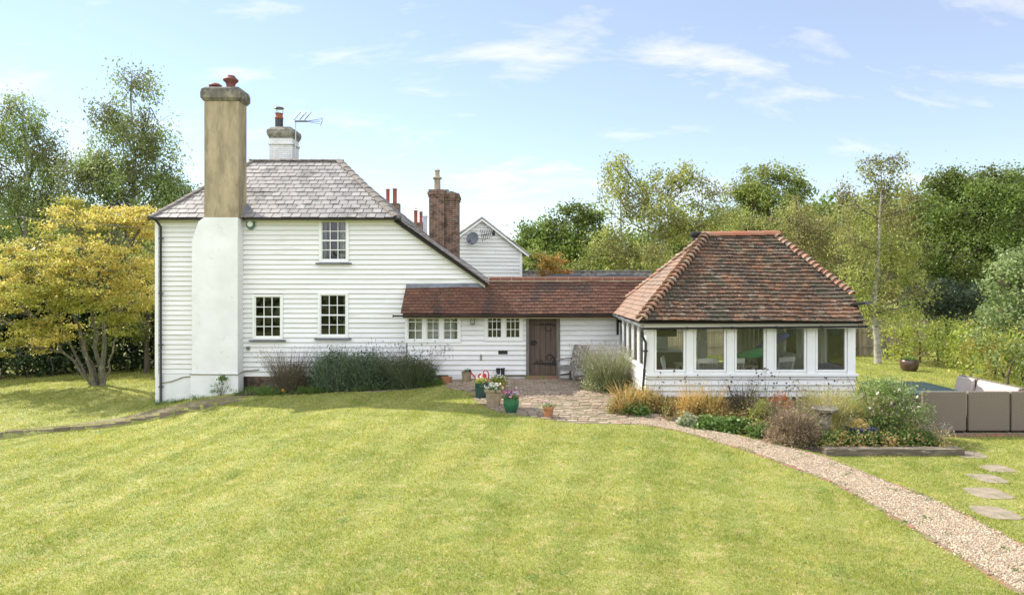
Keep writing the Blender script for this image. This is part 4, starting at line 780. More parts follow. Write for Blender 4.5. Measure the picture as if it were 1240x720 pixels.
v = MB(); vx, _, vz = W(582.5, 432, YL); v.box(vx - .018, vx + .018, YL - .06, YL - .03, vz - .09, vz + .09); v.tube([(vx, YL - .06, vz - .03), (vx, YL - .1, vz - .06)], .015, 6); tag(v.build('wall_hook', mt['concrete'], None, origin=(vx, YL, vz)), 'small grey upright fitting on boards below the windows', 'hook')
v = MB(); v.box(WX(600, YL), WX(636, YL), YL - .1, YL - .045, WZ(457.5, YL) + .07, WZ(457.5, YL) + .11); tag(v.build('ledge', mt['sleeper'], lk))

# ------------------------------------------------------------------ garden room
YG = 16.7; gx0, gx1 = WX(783, YG), WX(1034, YG); YGb = 21.1
gr_ = thing('garden_room', 'white garden room with big windows and a steep old clay tile hipped roof', 'building', ((gx0 + gx1) / 2, YG, -.2))
ZS, ZT, ZB = WZ(452, YG), WZ(394, YG), WZ(480, YG)
gw = [(WX(a, YG), WX(b, YG), WZ(449.5, YG), ZT) for a, b in ((793, 829), (841, 878), (890, 926), (938, 975), (988, 1024))]
wb = MB(); wallbox(wb, (0, YG, 0), (1, 0, 0), (0, -1, 0), gx0, gx1, ZB, ZT + .13, [(a - .02, b + .02, c, d) for a, b, c, d in gw], .12)
lw = [(16.95 + k * .82, 16.95 + k * .82 + .62, .85, ZT) for k in range(5)]
wallbox(wb, (gx0, 0, 0), (0, 1, 0), (-1, 0, 0), YG + .121, YGb, ZB, ZT + .13, lw, .12)
rw = [(17.0, 18.2, .8, ZT), (18.4, 19.6, .8, ZT), (19.8, 20.9, .8, ZT)]
wallbox(wb, (gx1, 0, 0), (0, 1, 0), (1, 0, 0), YG + .121, YGb, ZB, ZT + .13, rw, .12)
bwn = [(gx0 + .25 + k * 1.2, gx0 + .25 + k * 1.2 + 1.02, .3, ZT) for k in range(1, 4)]
wallbox(wb, (0, YGb, 0), (1, 0, 0), (0, 1, 0), gx0 + .121, gx1 - .121, ZB, ZT + .13, bwn, .12)
wb.build('wall', mt['frame'], gr_)
MB().box(gx0 + .125, gx1 - .125, YG + .125, YGb - .125, -.1, .03).build('floor', mt['floor_wood'], gr_)
cg = MB(); cg.box(gx0 + .12, gx1 - .12, YG + .12, YGb - .12, ZT + .14, ZT + .2); cg.build('ceiling', mt['plaster'], gr_)
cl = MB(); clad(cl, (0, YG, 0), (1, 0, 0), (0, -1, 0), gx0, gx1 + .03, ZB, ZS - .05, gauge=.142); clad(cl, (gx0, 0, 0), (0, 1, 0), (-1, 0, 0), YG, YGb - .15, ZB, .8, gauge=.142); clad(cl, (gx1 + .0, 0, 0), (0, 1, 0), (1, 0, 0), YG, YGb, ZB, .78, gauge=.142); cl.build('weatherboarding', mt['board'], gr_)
MB().box(gx0 + .03, gx1 - .03, YG + .02, YGb, -.6, ZB - .003).build('plinth', mt['brick_plinth'], gr_)
MB().box(gx0 - .05, gx1 + .07, YG - .09, YG - .001, ZS - .06, ZS + .0).build('sill', mt['frame'], gr_, bevel=.006)
MB().box(gx0 - .07, gx0 - .001, YG - .04, YGb - .15, .8, .85).build('sill', mt['frame'], gr_, bevel=.006)
glb = ['leftmost big pane of the garden room front', 'second big pane of the garden room front', 'middle pane of the garden room front with blue cloth behind', 'fourth big pane of the garden room front', 'rightmost big pane of the garden room front']
for i, (a, b, c, d) in enumerate(gw):
    f = MB(); s = .035; f.box(a - .019, a + s, YG - .03, YG + .05, c, d); f.box(b - s, b + .019, YG - .03, YG + .05, c, d); f.box(a + s, b - s, YG - .03, YG + .05, c, c + .045); f.box(a + s, b - s, YG - .03, YG + .05, d - s, d)
    w = f.build('window', mt['frame'], gr_, bevel=.004); w['label'] = glb[i]; MB().box(a + s, b - s, YG + .008, YG + .014, c + .045, d - s).build('pane', mt['glass'], w)
pm_ = MB(); prev = gx0
for (a, b, c, d) in gw + [(gx1, 0, 0, 0)]:
    pm_.box(prev + .03 if prev > gx0 else prev - .02, (a - .03) if a < gx1 else gx1 + .02, YG - .045, YG - .002, ZS + .002, ZT + .02); prev = b
pm_.build('mullion', mt['frame'], gr_, bevel=.006)
def sidewin(lst, xw, sgn):
    for (a, b, c, d) in lst:
        f = MB(); s = .045; x0, x1 = sorted((xw + sgn * .03, xw - sgn * .05)); f.box(x0, x1, a, a + s, c, d); f.box(x0, x1, b - s, b, c, d); f.box(x0, x1, a + s, b - s, c, c + s); f.box(x0, x1, a + s, b - s, d - s, d)
        w = f.build('window', mt['frame'], gr_); MB().box(xw - .003, xw + .003, a + s, b - s, c + s, d - s).build('pane', mt['glass'], w)
sidewin(lw, gx0, -1); sidewin(rw, gx1, 1)
for (a, b, c, d) in bwn:
    f = MB(); s = .05; f.box(a, a + s, YGb - .1, YGb - .02, c, d); f.box(b - s, b, YGb - .1, YGb - .02, c, d); f.box(a + s, b - s, YGb - .1, YGb - .02, c, c + s); f.box(a + s, b - s, YGb - .1, YGb - .02, d - s, d); w = f.build('window', mt['frame'], gr_)
    MB().box(a + s, b - s, YGb - .06, YGb - .055, c + s, d - s).build('pane', mt['glass'], w)
# roof
ex0, eyf, ez = WX(776, 16.4), 16.4, WZ(391.5, 16.4); ex1 = WX(1046, 16.4); yrg = 18.95; zrg = WZ(287, yrg); rx0, rx1 = WX(856, yrg), WX(939, yrg); eyb = 21.6
sgf = (zrg - ez) / (yrg - eyf); kxx, kyy = 8.53, 17.1; kz = ez + (kyy - eyf) * sgf
rg = MB(); Vv = [(ex0, eyf, ez), (ex1, eyf, ez), (kxx, kyy, kz), (rx1, yrg, zrg), (rx0, yrg, zrg), (ex0, eyb, ez), (ex1, eyb, ez), (kxx, eyb - .7, kz)]
rg.add(Vv, [(0, 1, 2, 3, 4), (5, 0, 4), (2, 7, 3), (7, 6, 5, 4, 3), (1, 6, 7, 2), (0, 5, 6, 1)])
groof = rg.build('roof', mt['dark_int'], gr_)
vG = V3((0, eyf, ez), (0, yrg, zrg)); LG_ = vG.length; vk = LG_ * (kyy - eyf) / (yrg - eyf)
sagG = lambda a, b: .018 * math.sin(a * .9 + .5) + .012 * math.sin(a * 2.3 + b * 1.2) - .03 * math.sin(math.pi * min(1, max(0, b / 3.5)))
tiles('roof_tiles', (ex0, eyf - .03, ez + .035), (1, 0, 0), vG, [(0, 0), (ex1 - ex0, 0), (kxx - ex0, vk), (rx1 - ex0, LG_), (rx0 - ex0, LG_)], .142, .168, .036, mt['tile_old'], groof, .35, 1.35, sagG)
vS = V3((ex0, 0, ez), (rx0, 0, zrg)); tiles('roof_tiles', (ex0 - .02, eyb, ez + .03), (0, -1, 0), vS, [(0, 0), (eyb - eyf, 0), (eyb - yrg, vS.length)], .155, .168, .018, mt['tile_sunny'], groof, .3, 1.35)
vQ = V3((kxx, 0, kz), (rx1, 0, zrg)); tiles('roof_tiles', (kxx, kyy, kz + .02), (0, 1, 0), vQ, [(0, 0), (eyb - .7 - kyy, 0), (yrg - kyy, vQ.length)], .155, .168, .018, mt['tile_old'], groof, .3, 1.35)
caps('hip_tiles', (ex0 + .02, eyf - .01, ez + .10), (rx0 + .02, yrg - .03, zrg + .09), 25, .165, .08, mt['bonnet'], groof, flat=.85, j=.012)
caps('hip_tiles', (kxx - .02, kyy, kz + .06), (rx1 - .02, yrg - .03, zrg + .05), 19, .13, .07, mt['bonnet'], groof, flat=.95, j=.012)
caps('hip_tiles', (ex0 + .05, eyb, ez + .07), (rx0, yrg, zrg + .06), 26, .125, .075, mt['bonnet'], groof, flat=.8, j=.012)
caps('ridge_tiles', (rx0 - .12, yrg, zrg + .03), (rx1 + .06, yrg, zrg + .06), 5, .12, .118, mt['ridge_red'], groof, flat=1.0)
MB().box(ex0 + .1, ex1 - .08, eyf + .12, eyf + .15, ez - .13, ez - .002).build('fascia', mt['cream'], gr_)
MB().box(ex0 + .12, ex0 + .15, eyf + .151, YGb - .2, ez - .13, ez - .002).build('fascia', mt['frame'], gr_)
gutter('gutter', (ex0 + .03, eyf - .06, WZ(396.5, eyf - .06)), (ex1 + .03, eyf - .06, WZ(394, eyf - .06)), .052, mt['black'], gr_)
gutter('gutter', (ex0 - .03, eyf + .1, ez - .03), (ex0 - .03, 20.45, ez + .02), .05, mt['steel'], gr_)
dp = MB(); x = ex0 + .03; dp.tube([(x, eyf - .06, WZ(401, 16.4)), (x + .0, eyf - .05, 1.68), (x + .09, YG - .10, 1.58), (x + .13, YG - .1, 1.5), (x + .12, YG - .1, 1.2), (WX(777, 16.6), YG - .1, -.05)], .032, 10)
dp.box(x + .07, x + .17, YG - .145, YG - .06, 1.28, 1.32); dp.build('downpipe', mt['black'], gr_, smooth=True)
FX = (WX(843.5, 20), 20.0, WZ(284, 20) - .50)
fp = MB().lathe([(.115, 0), (.115, .42), (.15, .43), (.17, .46), (.17, .56), (.14, .58), (.05, .585)], FX, 16).build('flue_pipe', mt['black'], None, smooth=True, origin=FX); tag(fp, 'squat black flue poking above the hip of the old tiled roof', 'flue')
sp_ = thing('flood_light', 'slim dark floodlight on the right slope of the clay tile roof', 'light', W(1030, 369, 17)); q = MB(); q.bar(W(1024, 370, 17.0), W(1051, 366.5, 16.5), .2, .07); q.build('head', mt['car_black'], sp_, bevel=.01); MB().bar(W(1024, 371, 17.1), W(1031, 368.5, 17.0), .04, .04).build('bracket', mt['steel'], sp_)
# interior of the garden room
def spindle_chair(loc, rz, label):
    t = thing('dining_chair', label, 'chair', loc, 'chairs in the garden room', rz=rz if rz else 1e-6)
    o = MB(); o.box(-.22, .22, -.21, .21, .43, .46); o.build('seat', mt['white_wood'], t, bevel=.01)
    for sx in (-1, 1):
        for sy in (-1, 1): MB().tube([(sx * .2, sy * .18, .43), (sx * .24, sy * .23, 0)], [.018, .012], 8).build('leg', mt['white_wood'], t)
    b = MB()
    for k in range(6): xx = -.17 + .068 * k; b.tube([(xx, .18, .46), (xx * 1.15, .26, .92)], .009, 6)
    b.tube([(-.2, .18, .46), (-.25, .27, 1.0)], .018, 8); b.tube([(.2, .18, .46), (.25, .27, 1.0)], .018, 8); b.box(-.26, .26, .25, .28, .9, 1.02); b.build('backrest', mt['white_wood'], t, bevel=.008)
    for sx in (-1, 1): a = MB(); a.tube([(sx * .23, .2, .68), (sx * .26, -.15, .66)], .016, 8); a.tube([(sx * .24, -.12, .46), (sx * .255, -.13, .66)], .011, 6); a.build('armrest', mt['white_wood'], t)
spindle_chair((4.15, 17.6, .03), R(70), 'white spindle armchair turned side-on behind the leftmost pane')
spindle_chair((4.95, 17.45, .03), R(175), 'white spindle chair with its back to the second pane')
spindle_chair((5.6, 17.5, .03), R(185), 'white spindle chair partly behind the mullion before the middle pane')
spindle_chair((6.95, 17.75, .03), R(200), 'white spindle chair beyond the fourth pane')
tb = thing('dining_table', 'wooden dining table inside the garden room among white chairs', 'table', (5.3, 18.1, .03)); MB().box(4.4, 6.4, 17.75, 18.65, .75, .79).build('table_top', mt['floor_wood'], tb, bevel=.01)
for a in (4.5, 6.3):
    for b in (17.85, 18.55): MB().box(a - .04, a + .04, b - .04, b + .04, .03, .75).build('leg', mt['white_wood'], tb)
cbn = thing('kitchen_unit', 'dark blue kitchen unit with pale worktop at the back of the garden room', 'cabinet', (4.2, 20.2, .03)); MB().box(3.55, 5.0, 20.0, 20.6, .03, .92).build('body', mt['cab_blue'], cbn, bevel=.01); MB().box(3.53, 5.02, 19.97, 20.62, .921, .96).build('worktop', mt['white_wood'], cbn); 
cb2 = thing('wall_cupboard', 'dark wall cupboard hanging above the kitchen unit worktop', 'cupboard', (4.2, 20.5, 1.35)); MB().box(3.6, 4.9, 20.3, 20.7, 1.35, 1.9).build('body', mt['cab_blue'], cb2); MB().box(4.2, 4.24, 20.28, 20.299, 1.38, 1.88).build('door_edge', mt['white_wood'], cb2)
MB()
def cloth(name, pts, mat, label):
    mb = MB(); n = len(pts); vs = [Vector(W(*p)) for p in pts]; c = sum(vs, Vector()) / n; vs2 = [v + Vector((0, .05 * math.sin(i * 2.2), 0)) for i, v in enumerate(vs)]
    mb.add([c + Vector((0, -.06, .02))] + vs2, [(0, i + 1, (i + 1) % n + 1) for i in range(n)]); o = mb.build(name, mat, None, smooth=True); s = o.modifiers.new('s', 'SOLIDIFY'); s.thickness = .012; return tag(o, label, 'fabric')
cloth('green_sheet', [(884, 432, 18.6), (896, 427, 18.5), (912, 422, 18.6), (925, 421, 18.7), (930, 430, 18.8), (915, 433, 18.5), (900, 434, 18.5)], mt['cloth_green'], 'bright green fabric seen low behind the middle pane')
cloth('blue_sheet', [(912, 422, 18.9), (925, 412, 18.8), (938, 404, 18.9), (950, 402, 18.9), (957, 405, 19.0), (950, 411, 18.9), (938, 417, 18.8), (926, 427, 18.8)], mt['cloth_blue'], 'crumpled blue fabric seen high behind the fourth pane')
pn = MB(); pn.tube([(4.95, 18, 2.0), (4.95, 18, 1.55)], .008, 6); pn.lathe([(.03, 1.55), (.05, 1.5), (.16, 1.42), (.15, 1.42), (.02, 1.5)], (4.95, 18, 0), 16); tag(pn.build('pendant_lamp', mt['white_wood'], None, smooth=True), 'white pendant lamp hanging over the dining table', 'lamp')
cu = MB(); vs = []
for i in range(22): xx = gx1 - 1.35 + i * .035; vs += [(xx, 20.85 + .035 * math.sin(i * 1.7), .1), (xx, 20.85 + .035 * math.sin(i * 1.7), 1.9)]
cu.add(vs, [(2 * i, 2 * i + 2, 2 * i + 3, 2 * i + 1) for i in range(21)]); tag(cu.build('curtain', mt['curtain'], None, smooth=True), 'long cream curtain at the back corner of the garden room', 'curtain')

# ------------------------------------------------------------------ far outbuilding
D = 35; ang = R(-14); ca, sa = math.cos(ang), math.sin(ang)
cx0 = Vector((WX(632, D), D, 0)); u = Vector((-math.cos(R(12)), -math.sin(R(12)) * -1, 0)).normalized()
# front gable plane runs from the right corner leftwards, turned so that its right flank shows
u = Vector((-1, -.36, 0)).normalized(); b_ = Vector((.36, -1, 0)).normalized() * -1
wdt = 4.4; P0 = Vector((WX(632, D), D, 0)); ob = thing('boarded_outbuilding', 'white boarded gabled outbuilding beyond the low range, dish on its wall', 'building', (P0.x, D, -1))
def OP(s, t, z): return P0 + u * s + Vector((-u.y, u.x, 0)) * -t * 0 + Vector((-b_.x, -b_.y, 0)) * -0 + b_ * 0 + Vector((0, 0, z)) + nb * t
nb = Vector((-u.y, u.x, 0)); nb = nb if nb.y > 0 else -nb
zev = WZ(303, D); zap = WZ(266, D - .8); ZBm = -1.5
w = MB(); w.prism([OP(0, 0, ZBm), OP(wdt, 0, ZBm), OP(wdt, 0, zev), OP(wdt / 2, 0, zap), OP(0, 0, zev)], nb * 7); w.build('wall', mt['board_grey'], ob)
cl = MB(); hf = lambda z: 0 if z < zev else (z - zev) / (zap - zev) * wdt / 2; clad(cl, P0, u, -nb, 0, wdt, 1.5, zap - .05, left=lambda z: hf(z), right=lambda z: wdt - hf(z), gauge=.19); cl.build('weatherboarding', mt['board_grey'], ob)
rf = MB(); 
for sgn in (0, 1):
    e = OP(-.35 if not sgn else wdt + .35, -.2, zev - .28); a = OP(wdt / 2, -.2, zap + .06)
    rf.prism([e, a, a + Vector((0, 0, .09)), e + Vector((0, 0, .09))], nb * 7.4)
rf.build('roof', mt['slate'], ob); 
bb = MB()
for sgn in (0, 1):
    e = OP(-.3 if not sgn else wdt + .3, -.22, zev - .27); a = OP(wdt / 2, -.22, zap + .03); bb.prism([e, a, a - Vector((0, 0, .09)), e - Vector((0, 0, .09))], nb * .03)
bb.build('barge_board', mt['frame'], ob)
cbm = MB(); cbm.prism([OP(0, -.04, ZBm), OP(.14, -.04, ZBm), OP(.14, -.04, zev), OP(0, -.04, zev)], nb * .03); cbm.build('corner_board', mt['frame'], ob)
sw = MB(); sw.prism([OP(-.03, .7, 1.3), OP(-.03, 2.6, 1.3), OP(-.03, 2.6, zev - .5), OP(-.03, .7, zev - .5)], -u * .04 * -1); wn_ = sw.build('window', mt['frame'], ob)
g_ = MB()
for k in range(2): g_.prism([OP(-.05, .85 + k * .9, 1.4), OP(-.05, 1.6 + k * .9, 1.4), OP(-.05, 1.6 + k * .9, zev - .6), OP(-.05, .85 + k * .9, zev - .6)], u * -.01)
g_.build('pane', mt['table_glass'], wn_)
ds = thing('satellite_dish', 'round grey satellite dish on the white gable wall', 'dish', W(572, 289, 33.9)); c = Vector(W(572.5, 289, 33.6)); q = MB(); dn = Vector((-.35, -1, .25)).normalized()
pr = [c + dn * (.06 * (r / .33) ** 2 - .05) for r in (0,)]; s_v = dn.cross(Vector((0, 0, 1))).normalized(); u_v = s_v.cross(dn); vs = []; fs = []
for i, r in enumerate((.02, .15, .25, .33)):
    for k in range(18): a = k * math.pi / 9; vs.append(c + (s_v * math.cos(a) + u_v * math.sin(a)) * r + dn * (.5 * r * r))
for i in range(3):
    for k in range(18): fs.append((i * 18 + k, i * 18 + (k + 1) % 18, (i + 1) * 18 + (k + 1) % 18, (i + 1) * 18 + k))
fs.append(tuple(range(18))); q.add(vs, fs); q.build('reflector', mt['dish'], ds, smooth=True); q = MB(); q.tube([c - u_v * .3, c + dn * .4 - u_v * .1], .015, 6); q.tube([c, c + Vector((0, .45, -.1))], .02, 6); q.box(c.x - .2, c.x - .1, c.y - .45, c.y - .38, c.z - .2, c.z - .12); q.build('arm', mt['black'], ds)
an = thing('wall_aerial', 'small dark spiky aerial beside the dish on the white gable', 'aerial', W(588, 284, 34)); q = MB(); c = Vector(W(583, 285, 33.9)); e = Vector(W(597, 282, 33.9)); q.tube([c, e], .02, 6); q.tube([c + Vector((.1, .8, -.1)), c + Vector((.1, 0, 0))], .015, 6)
for k in range(7): p = c + (e - c) * (k / 6.5); h = .3 - .02 * k; q.tube([p + Vector((-.05, 0, h)), p + Vector((.05, 0, -h))], .014, 5)
q.box(e.x - .02, e.x + .1, e.y - .1, e.y + .1, e.z - .14, e.z + .12); q.build('antenna', mt['iron'], an)
# low stone wall & dark car roofs beyond the ridge
lwb = MB(); lwb.box(WX(632, 38), WX(790, 38), 38, 38.3, -1.4, WZ(328.5, 38)); sw_ = thing('stone_wall', 'low grey stone wall with pale coping beyond the low range', 'wall', (WX(700, 38), 38, -1)); lwb.build('wall', mt['stone_wall'], sw_)
MB().box(WX(632, 38) - .05, WX(790, 38), 37.94, 38.36, WZ(328.5, 38) + .002, WZ(328.5, 38) + .07).build('coping', mt['concrete'], sw_)
def car(px, d, label, rz):
    p = W(px, 335, d); zg = g1(p[0], d); t = thing('parked_car', label, 'car', (p[0], d, zg), 'parked cars behind the low range', rz=rz); top = WZ(332.2, d) - zg
    prof = [(-2.1, .35), (-2.15, .8), (-1.5, 1.0), (-.9, top - .08), (-.3, top), (.7, top - .01), (1.5, top - .15), (2.0, 1.05), (2.1, .7), (2.05, .35)]
    m = MB(); m.prism([(x, -.85, z) for x, z in prof][::-1], (0, 1.7, 0)); b = m.build('body', mt['car_black'], t, bevel=.12)
    for sx in (-1.35, 1.3):
        for sy in (-.86, .86): MB().tube([(sx, sy - .1, .33), (sx, sy + .1, .33)], .33, 16).build('wheel', mt['black'], t)
    g = MB(); g.prism([(-1.25, -.86, 1.05), (1.5, -.86, 1.05), (1.1, -.86, top - .16), (-.75, -.86, top - .14)], (0, .008, 0)); g.build('side_window', mt['table_glass'], t)
    return t
car(680, 33, 'dark car roof just showing above the clay ridge, left one', R(2)); car(744, 33, 'dark car roof just showing above the clay ridge, nearer the garden room', R(-3))

# ------------------------------------------------------------------ fence at the back
fd = 33.0; fn = thing('timber_fence', 'weathered close-boarded timber fence at the back of the garden', 'fence', (WX(1060, fd), fd, -.6))
fb = MB(); x = 4.0
while x < 20: z = g1(x, fd); fb.box(x + .004, x + .10, fd, fd + .02 + rnd.uniform(0, .01), z - .05, WZ(388, fd) + rnd.uniform(-.01, .01)); x += .108
fb.build('boards', mt['fence'], fn)
fb = MB(); fb.box(4, 20, fd - .05, fd - .005, WZ(402, fd), WZ(402, fd) + .08); fb.box(4, 20, fd - .05, fd - .005, WZ(420, fd), WZ(420, fd) + .08); fb.box(4, 20, fd - .02, fd + .05, WZ(388, fd) + .012, WZ(388, fd) + .05); fb.build('rail', mt['fence'], fn)
for k in range(7): x = 4.2 + k * 2.5; MB().box(x, x + .12, fd - .12, fd - .052, -1, WZ(386, fd)).build('post', mt['fence'], fn)

# ------------------------------------------------------------------ foliage machinery
def unit(n):
    v = nr.normal(size=(n, 3)); return v / np.linalg.norm(v, axis=1)[:, None]
def leaves(C0, size, aspect=.55, up=.35, hang=False, sj=.35):
    """rhombic leaves at points C0, random orientation"""
    n = len(C0); a = unit(n); a[:, 2] += (-.8 if hang else 0); a /= np.linalg.norm(a, axis=1)[:, None]
    nm = unit(n); nm[:, 2] = np.abs(nm[:, 2]) + up; b = np.cross(nm, a); b /= np.linalg.norm(b, axis=1)[:, None] + 1e-9
    s = (size * nr.uniform(1 - sj, 1 + sj, n))[:, None]; a *= s * .5; b *= s * .5 * aspect
    return np.stack([C0 - a, C0 + b, C0 + a, C0 - b], 1)
def clumps(lobes, per_area, cr, k, flat=.7, inner=.25, drop=0, holes=True):
    per_area *= 1.7; k *= 1.35
    """lobes: (cx,cy,cz,rx,ry,rz). returns leaf centres, clump centres"""
    out = []; cc = []; ids = []
    for (cx, cy, cz, rx, ry, rz) in lobes:
        area = 4 * math.pi * ((rx * ry) ** 1.6 / 3 + (rx * rz) ** 1.6 / 3 + (ry * rz) ** 1.6 / 3) ** (1 / 1.6); m = max(4, int(area * per_area))
        d = unit(m); r = np.where(nr.random(m) < inner, nr.uniform(.25, .8, m), nr.uniform(.78, 1.12, m)); c = np.array([cx, cy, cz]) + d * r[:, None] * np.array([rx, ry, rz]); hol = np.sin(c[:, 0] * 1.15 + cz) * np.sin(c[:, 1] * 1.3 + cx) + np.sin(c[:, 2] * 1.9 + c[:, 0] * .7); c = c[hol > (-.62 if holes else -1.25) + nr.normal(0, .2, m)]; m = len(c); cc.append(c)
        kk = np.maximum(3, (k * nr.uniform(.25, 1.0, m) ** 1.5 * 2.3).astype(int)); rr = np.repeat(cr * nr.uniform(.6, 1.35, m), kk)[:, None]; base = np.repeat(c, kk, 0)
        p = base + nr.normal(size=base.shape) * rr * np.array([1, 1, flat]) * .55
        if drop: p[:, 2] -= nr.random(len(p)) ** 1.0 * np.repeat(nr.uniform(.4, 1.0, m), kk) * drop
        out.append(p); ids.append(np.repeat(nr.random(m), kk))
    return np.concatenate(out), np.concatenate(cc), np.concatenate(ids)
def limb(mb, a, b, r0, r1, sag=.0, n=5, wob=.08):
    a, b = Vector(a), Vector(b); L = (b - a).length; pts = []
    for i in range(n + 1):
        t = i / n; p = a.lerp(b, t); p += Vector((rnd.uniform(-1, 1), rnd.uniform(-1, 1), rnd.uniform(-.5, .5))) * L * wob * (0 if i in (0, n) else 1) * .6; p.z += math.sin(math.pi * t) * L * sag; pts.append(p)
    mb.tube(pts, [r0 + (r1 - r0) * (i / n) for i in range(n + 1)], 7 if r0 > .04 else 5, cap=False); return pts
def tree(name, label, cat, base, trunk, lobes, leafm, barkm, leaf=.2, per_area=1.0, cr=.5, k=30, flat=.7, inner=.25, drop=0, tr=.25, hang=False, twig=True, limbs=None, up=.35, group=None, twn=14, aspect=.55):
    t = thing(name, label, cat, base, group); mb = MB(); tb = MB(); tp = [Vector(p) for p in trunk]; nT = len(tp)
    tb.tube([tp[0] - Vector((0, 0, .3))] + tp, [tr * 1.5] + [tr * (1.1 - 1.02 * (i / (nT - 1)) ** .8) for i in range(nT)], 10, cap=False)
    P, CC, ids = clumps(lobes, per_area, cr, k, flat, inner, drop); o = 0
    for (cx, cy, cz, rx, ry, rz) in lobes:
        c = Vector((cx, cy, cz)); cand = [q for q in tp if q.z < c.z - .2 * rz] or tp[:1]; s = min(cand, key=lambda q: (q - c).length + abs((c.z - q.z) - max(rx, rz) * .8) * .6)
        pts = limb(mb, s, c, tr * .26, tr * .05, .03); near = CC[np.linalg.norm((CC - np.array(c)) / np.array([rx, ry, rz]), axis=1) < 1.25]
        if twig and len(near):
            for q in near[nr.permutation(len(near))[:twn]]: limb(mb, pts[rnd.randrange(2, len(pts))], Vector(q), tr * .12, tr * .035, .02, 4, .06)
    tb.build('trunk', barkm, t, smooth=True); mb.build('branches', mt['twig'], t, smooth=True)
    V = leaves(P, leaf, aspect, up, hang); np_mesh('crown', V, 4, leafm, t, attr=np.clip(ids * .55 + nr.random(len(P)) * .45, 0, 1)); return t
def lob(spec, d):  # (px, py, rx_px, ry_px, depth offset, ry m) -> world lobes
    out = []
    for s in spec:
        px, py, rx, ry = s[:4]; dd = d + (s[4] if len(s) > 4 else 0); k = dd / F; out.append((*W(px, py, dd), rx * k, (s[5] if len(s) > 5 else (rx + ry) / 2 * k), ry * k))
    return out
def gbase(px, d): x = WX(px, d); return (x, d, g1(x, d))

L_birch = leafmat('birch_leaf', [(0.136, 0.201, 0.040), (0.224, 0.282, 0.064), (0.324, 0.376, 0.093), (0.423, 0.424, 0.130), (0.187, 0.236, 0.064)], .35, (.16, .15, .055), .5)
L_birchd = leafmat('dark_birch_leaf', [(0.147, 0.212, 0.064), (0.219, 0.293, 0.087), (0.291, 0.366, 0.115), (0.175, 0.234, 0.071)], .3, (.12, .12, .05), .5)
L_gold = leafmat('golden_leaf', [(0.166, 0.213, 0.032), (0.279, 0.314, 0.047), (0.517, 0.467, 0.104), (0.641, 0.528, 0.156), (0.372, 0.375, 0.062), (0.569, 0.427, 0.146)], .45, (.22, .25, .035), .35)
L_oak = leafmat('oak_leaf', [(0.070, 0.128, 0.025), (0.121, 0.192, 0.034), (0.180, 0.246, 0.052), (0.091, 0.146, 0.031)], .3, (.10, .125, .03), .4)
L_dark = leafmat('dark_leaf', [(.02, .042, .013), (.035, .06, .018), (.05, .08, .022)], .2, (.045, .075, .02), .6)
L_mid = leafmat('mid_leaf', [(0.097, 0.153, 0.032), (0.161, 0.225, 0.048), (0.225, 0.290, 0.064), (0.274, 0.306, 0.089)], .38, (.17, .17, .05), .5)
L_olive = leafmat('olive_leaf', [(0.170, 0.204, 0.051), (0.259, 0.281, 0.076), (0.340, 0.349, 0.101), (0.240, 0.233, 0.085), (0.419, 0.389, 0.135)], .38, (.15, .13, .055), .35)
L_ash = leafmat('ash_leaf', [(0.135, 0.203, 0.068), (0.203, 0.279, 0.101), (0.288, 0.355, 0.151), (0.371, 0.423, 0.203)], .3, None)
L_hedge = leafmat('hedge_leaf', [(0.151, 0.236, 0.043), (0.254, 0.338, 0.059), (0.371, 0.439, 0.076), (0.473, 0.473, 0.101)], .38, (.24, .18, .055), .7)
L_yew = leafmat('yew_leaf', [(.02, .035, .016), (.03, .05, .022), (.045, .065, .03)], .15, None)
L_orange = leafmat('orange_leaf', [(.20, .22, .04), (.34, .20, .05), (.42, .22, .05), (.3, .13, .03)], .4, (.16, .2, .04), 1.2)

# left: two tall birches behind the golden tree
d = 38; b = gbase(160, d)
tree('birch_tree', 'taller wispy birch rising behind the golden tree, close to the cottage', 'tree', b, [b, W(162, 400, d), W(163, 330, d), W(160, 260, d), W(163, 190, d), W(158, 120, d), W(160, 85, d)],
     lob([(160, 100, 26, 22), (128, 128, 18, 16), (182, 130, 20, 22), (150, 160, 42, 28), (190, 180, 28, 26), (118, 190, 26, 26), (160, 210, 46, 30), (205, 215, 28, 22), (125, 240, 34, 28), (190, 250, 40, 26), (222, 226, 18, 20), (236, 238, 14, 16), (100, 215, 24, 26), (95, 250, 30, 28), (160, 290, 60, 34)], d), L_birchd, mt['birch'], leaf=.15, per_area=1.6, cr=.5, k=38, flat=1.0, drop=1.3, tr=.2, hang=True, inner=.4, group='birches on the left')
d = 41; b = gbase(30, d)
tree('birch_tree', 'shorter wispy birch behind the golden tree at the left edge', 'tree', b, [b, W(34, 380, d), W(30, 300, d), W(34, 220, d), W(28, 150, d), W(28, 118, d)],
     lob([(22, 132, 24, 20), (50, 150, 22, 22), (4, 170, 30, 26), (45, 190, 38, 28), (72, 215, 24, 26), (10, 225, 40, 30), (55, 250, 44, 30), (95, 235, 16, 20), (-30, 180, 34, 40), (0, 290, 60, 34), (-50, 250, 40, 40)], d), L_birchd, mt['birch'], leaf=.15, per_area=1.6, cr=.5, k=38, flat=1.0, drop=1.3, tr=.2, hang=True, inner=.4, group='birches on the left')
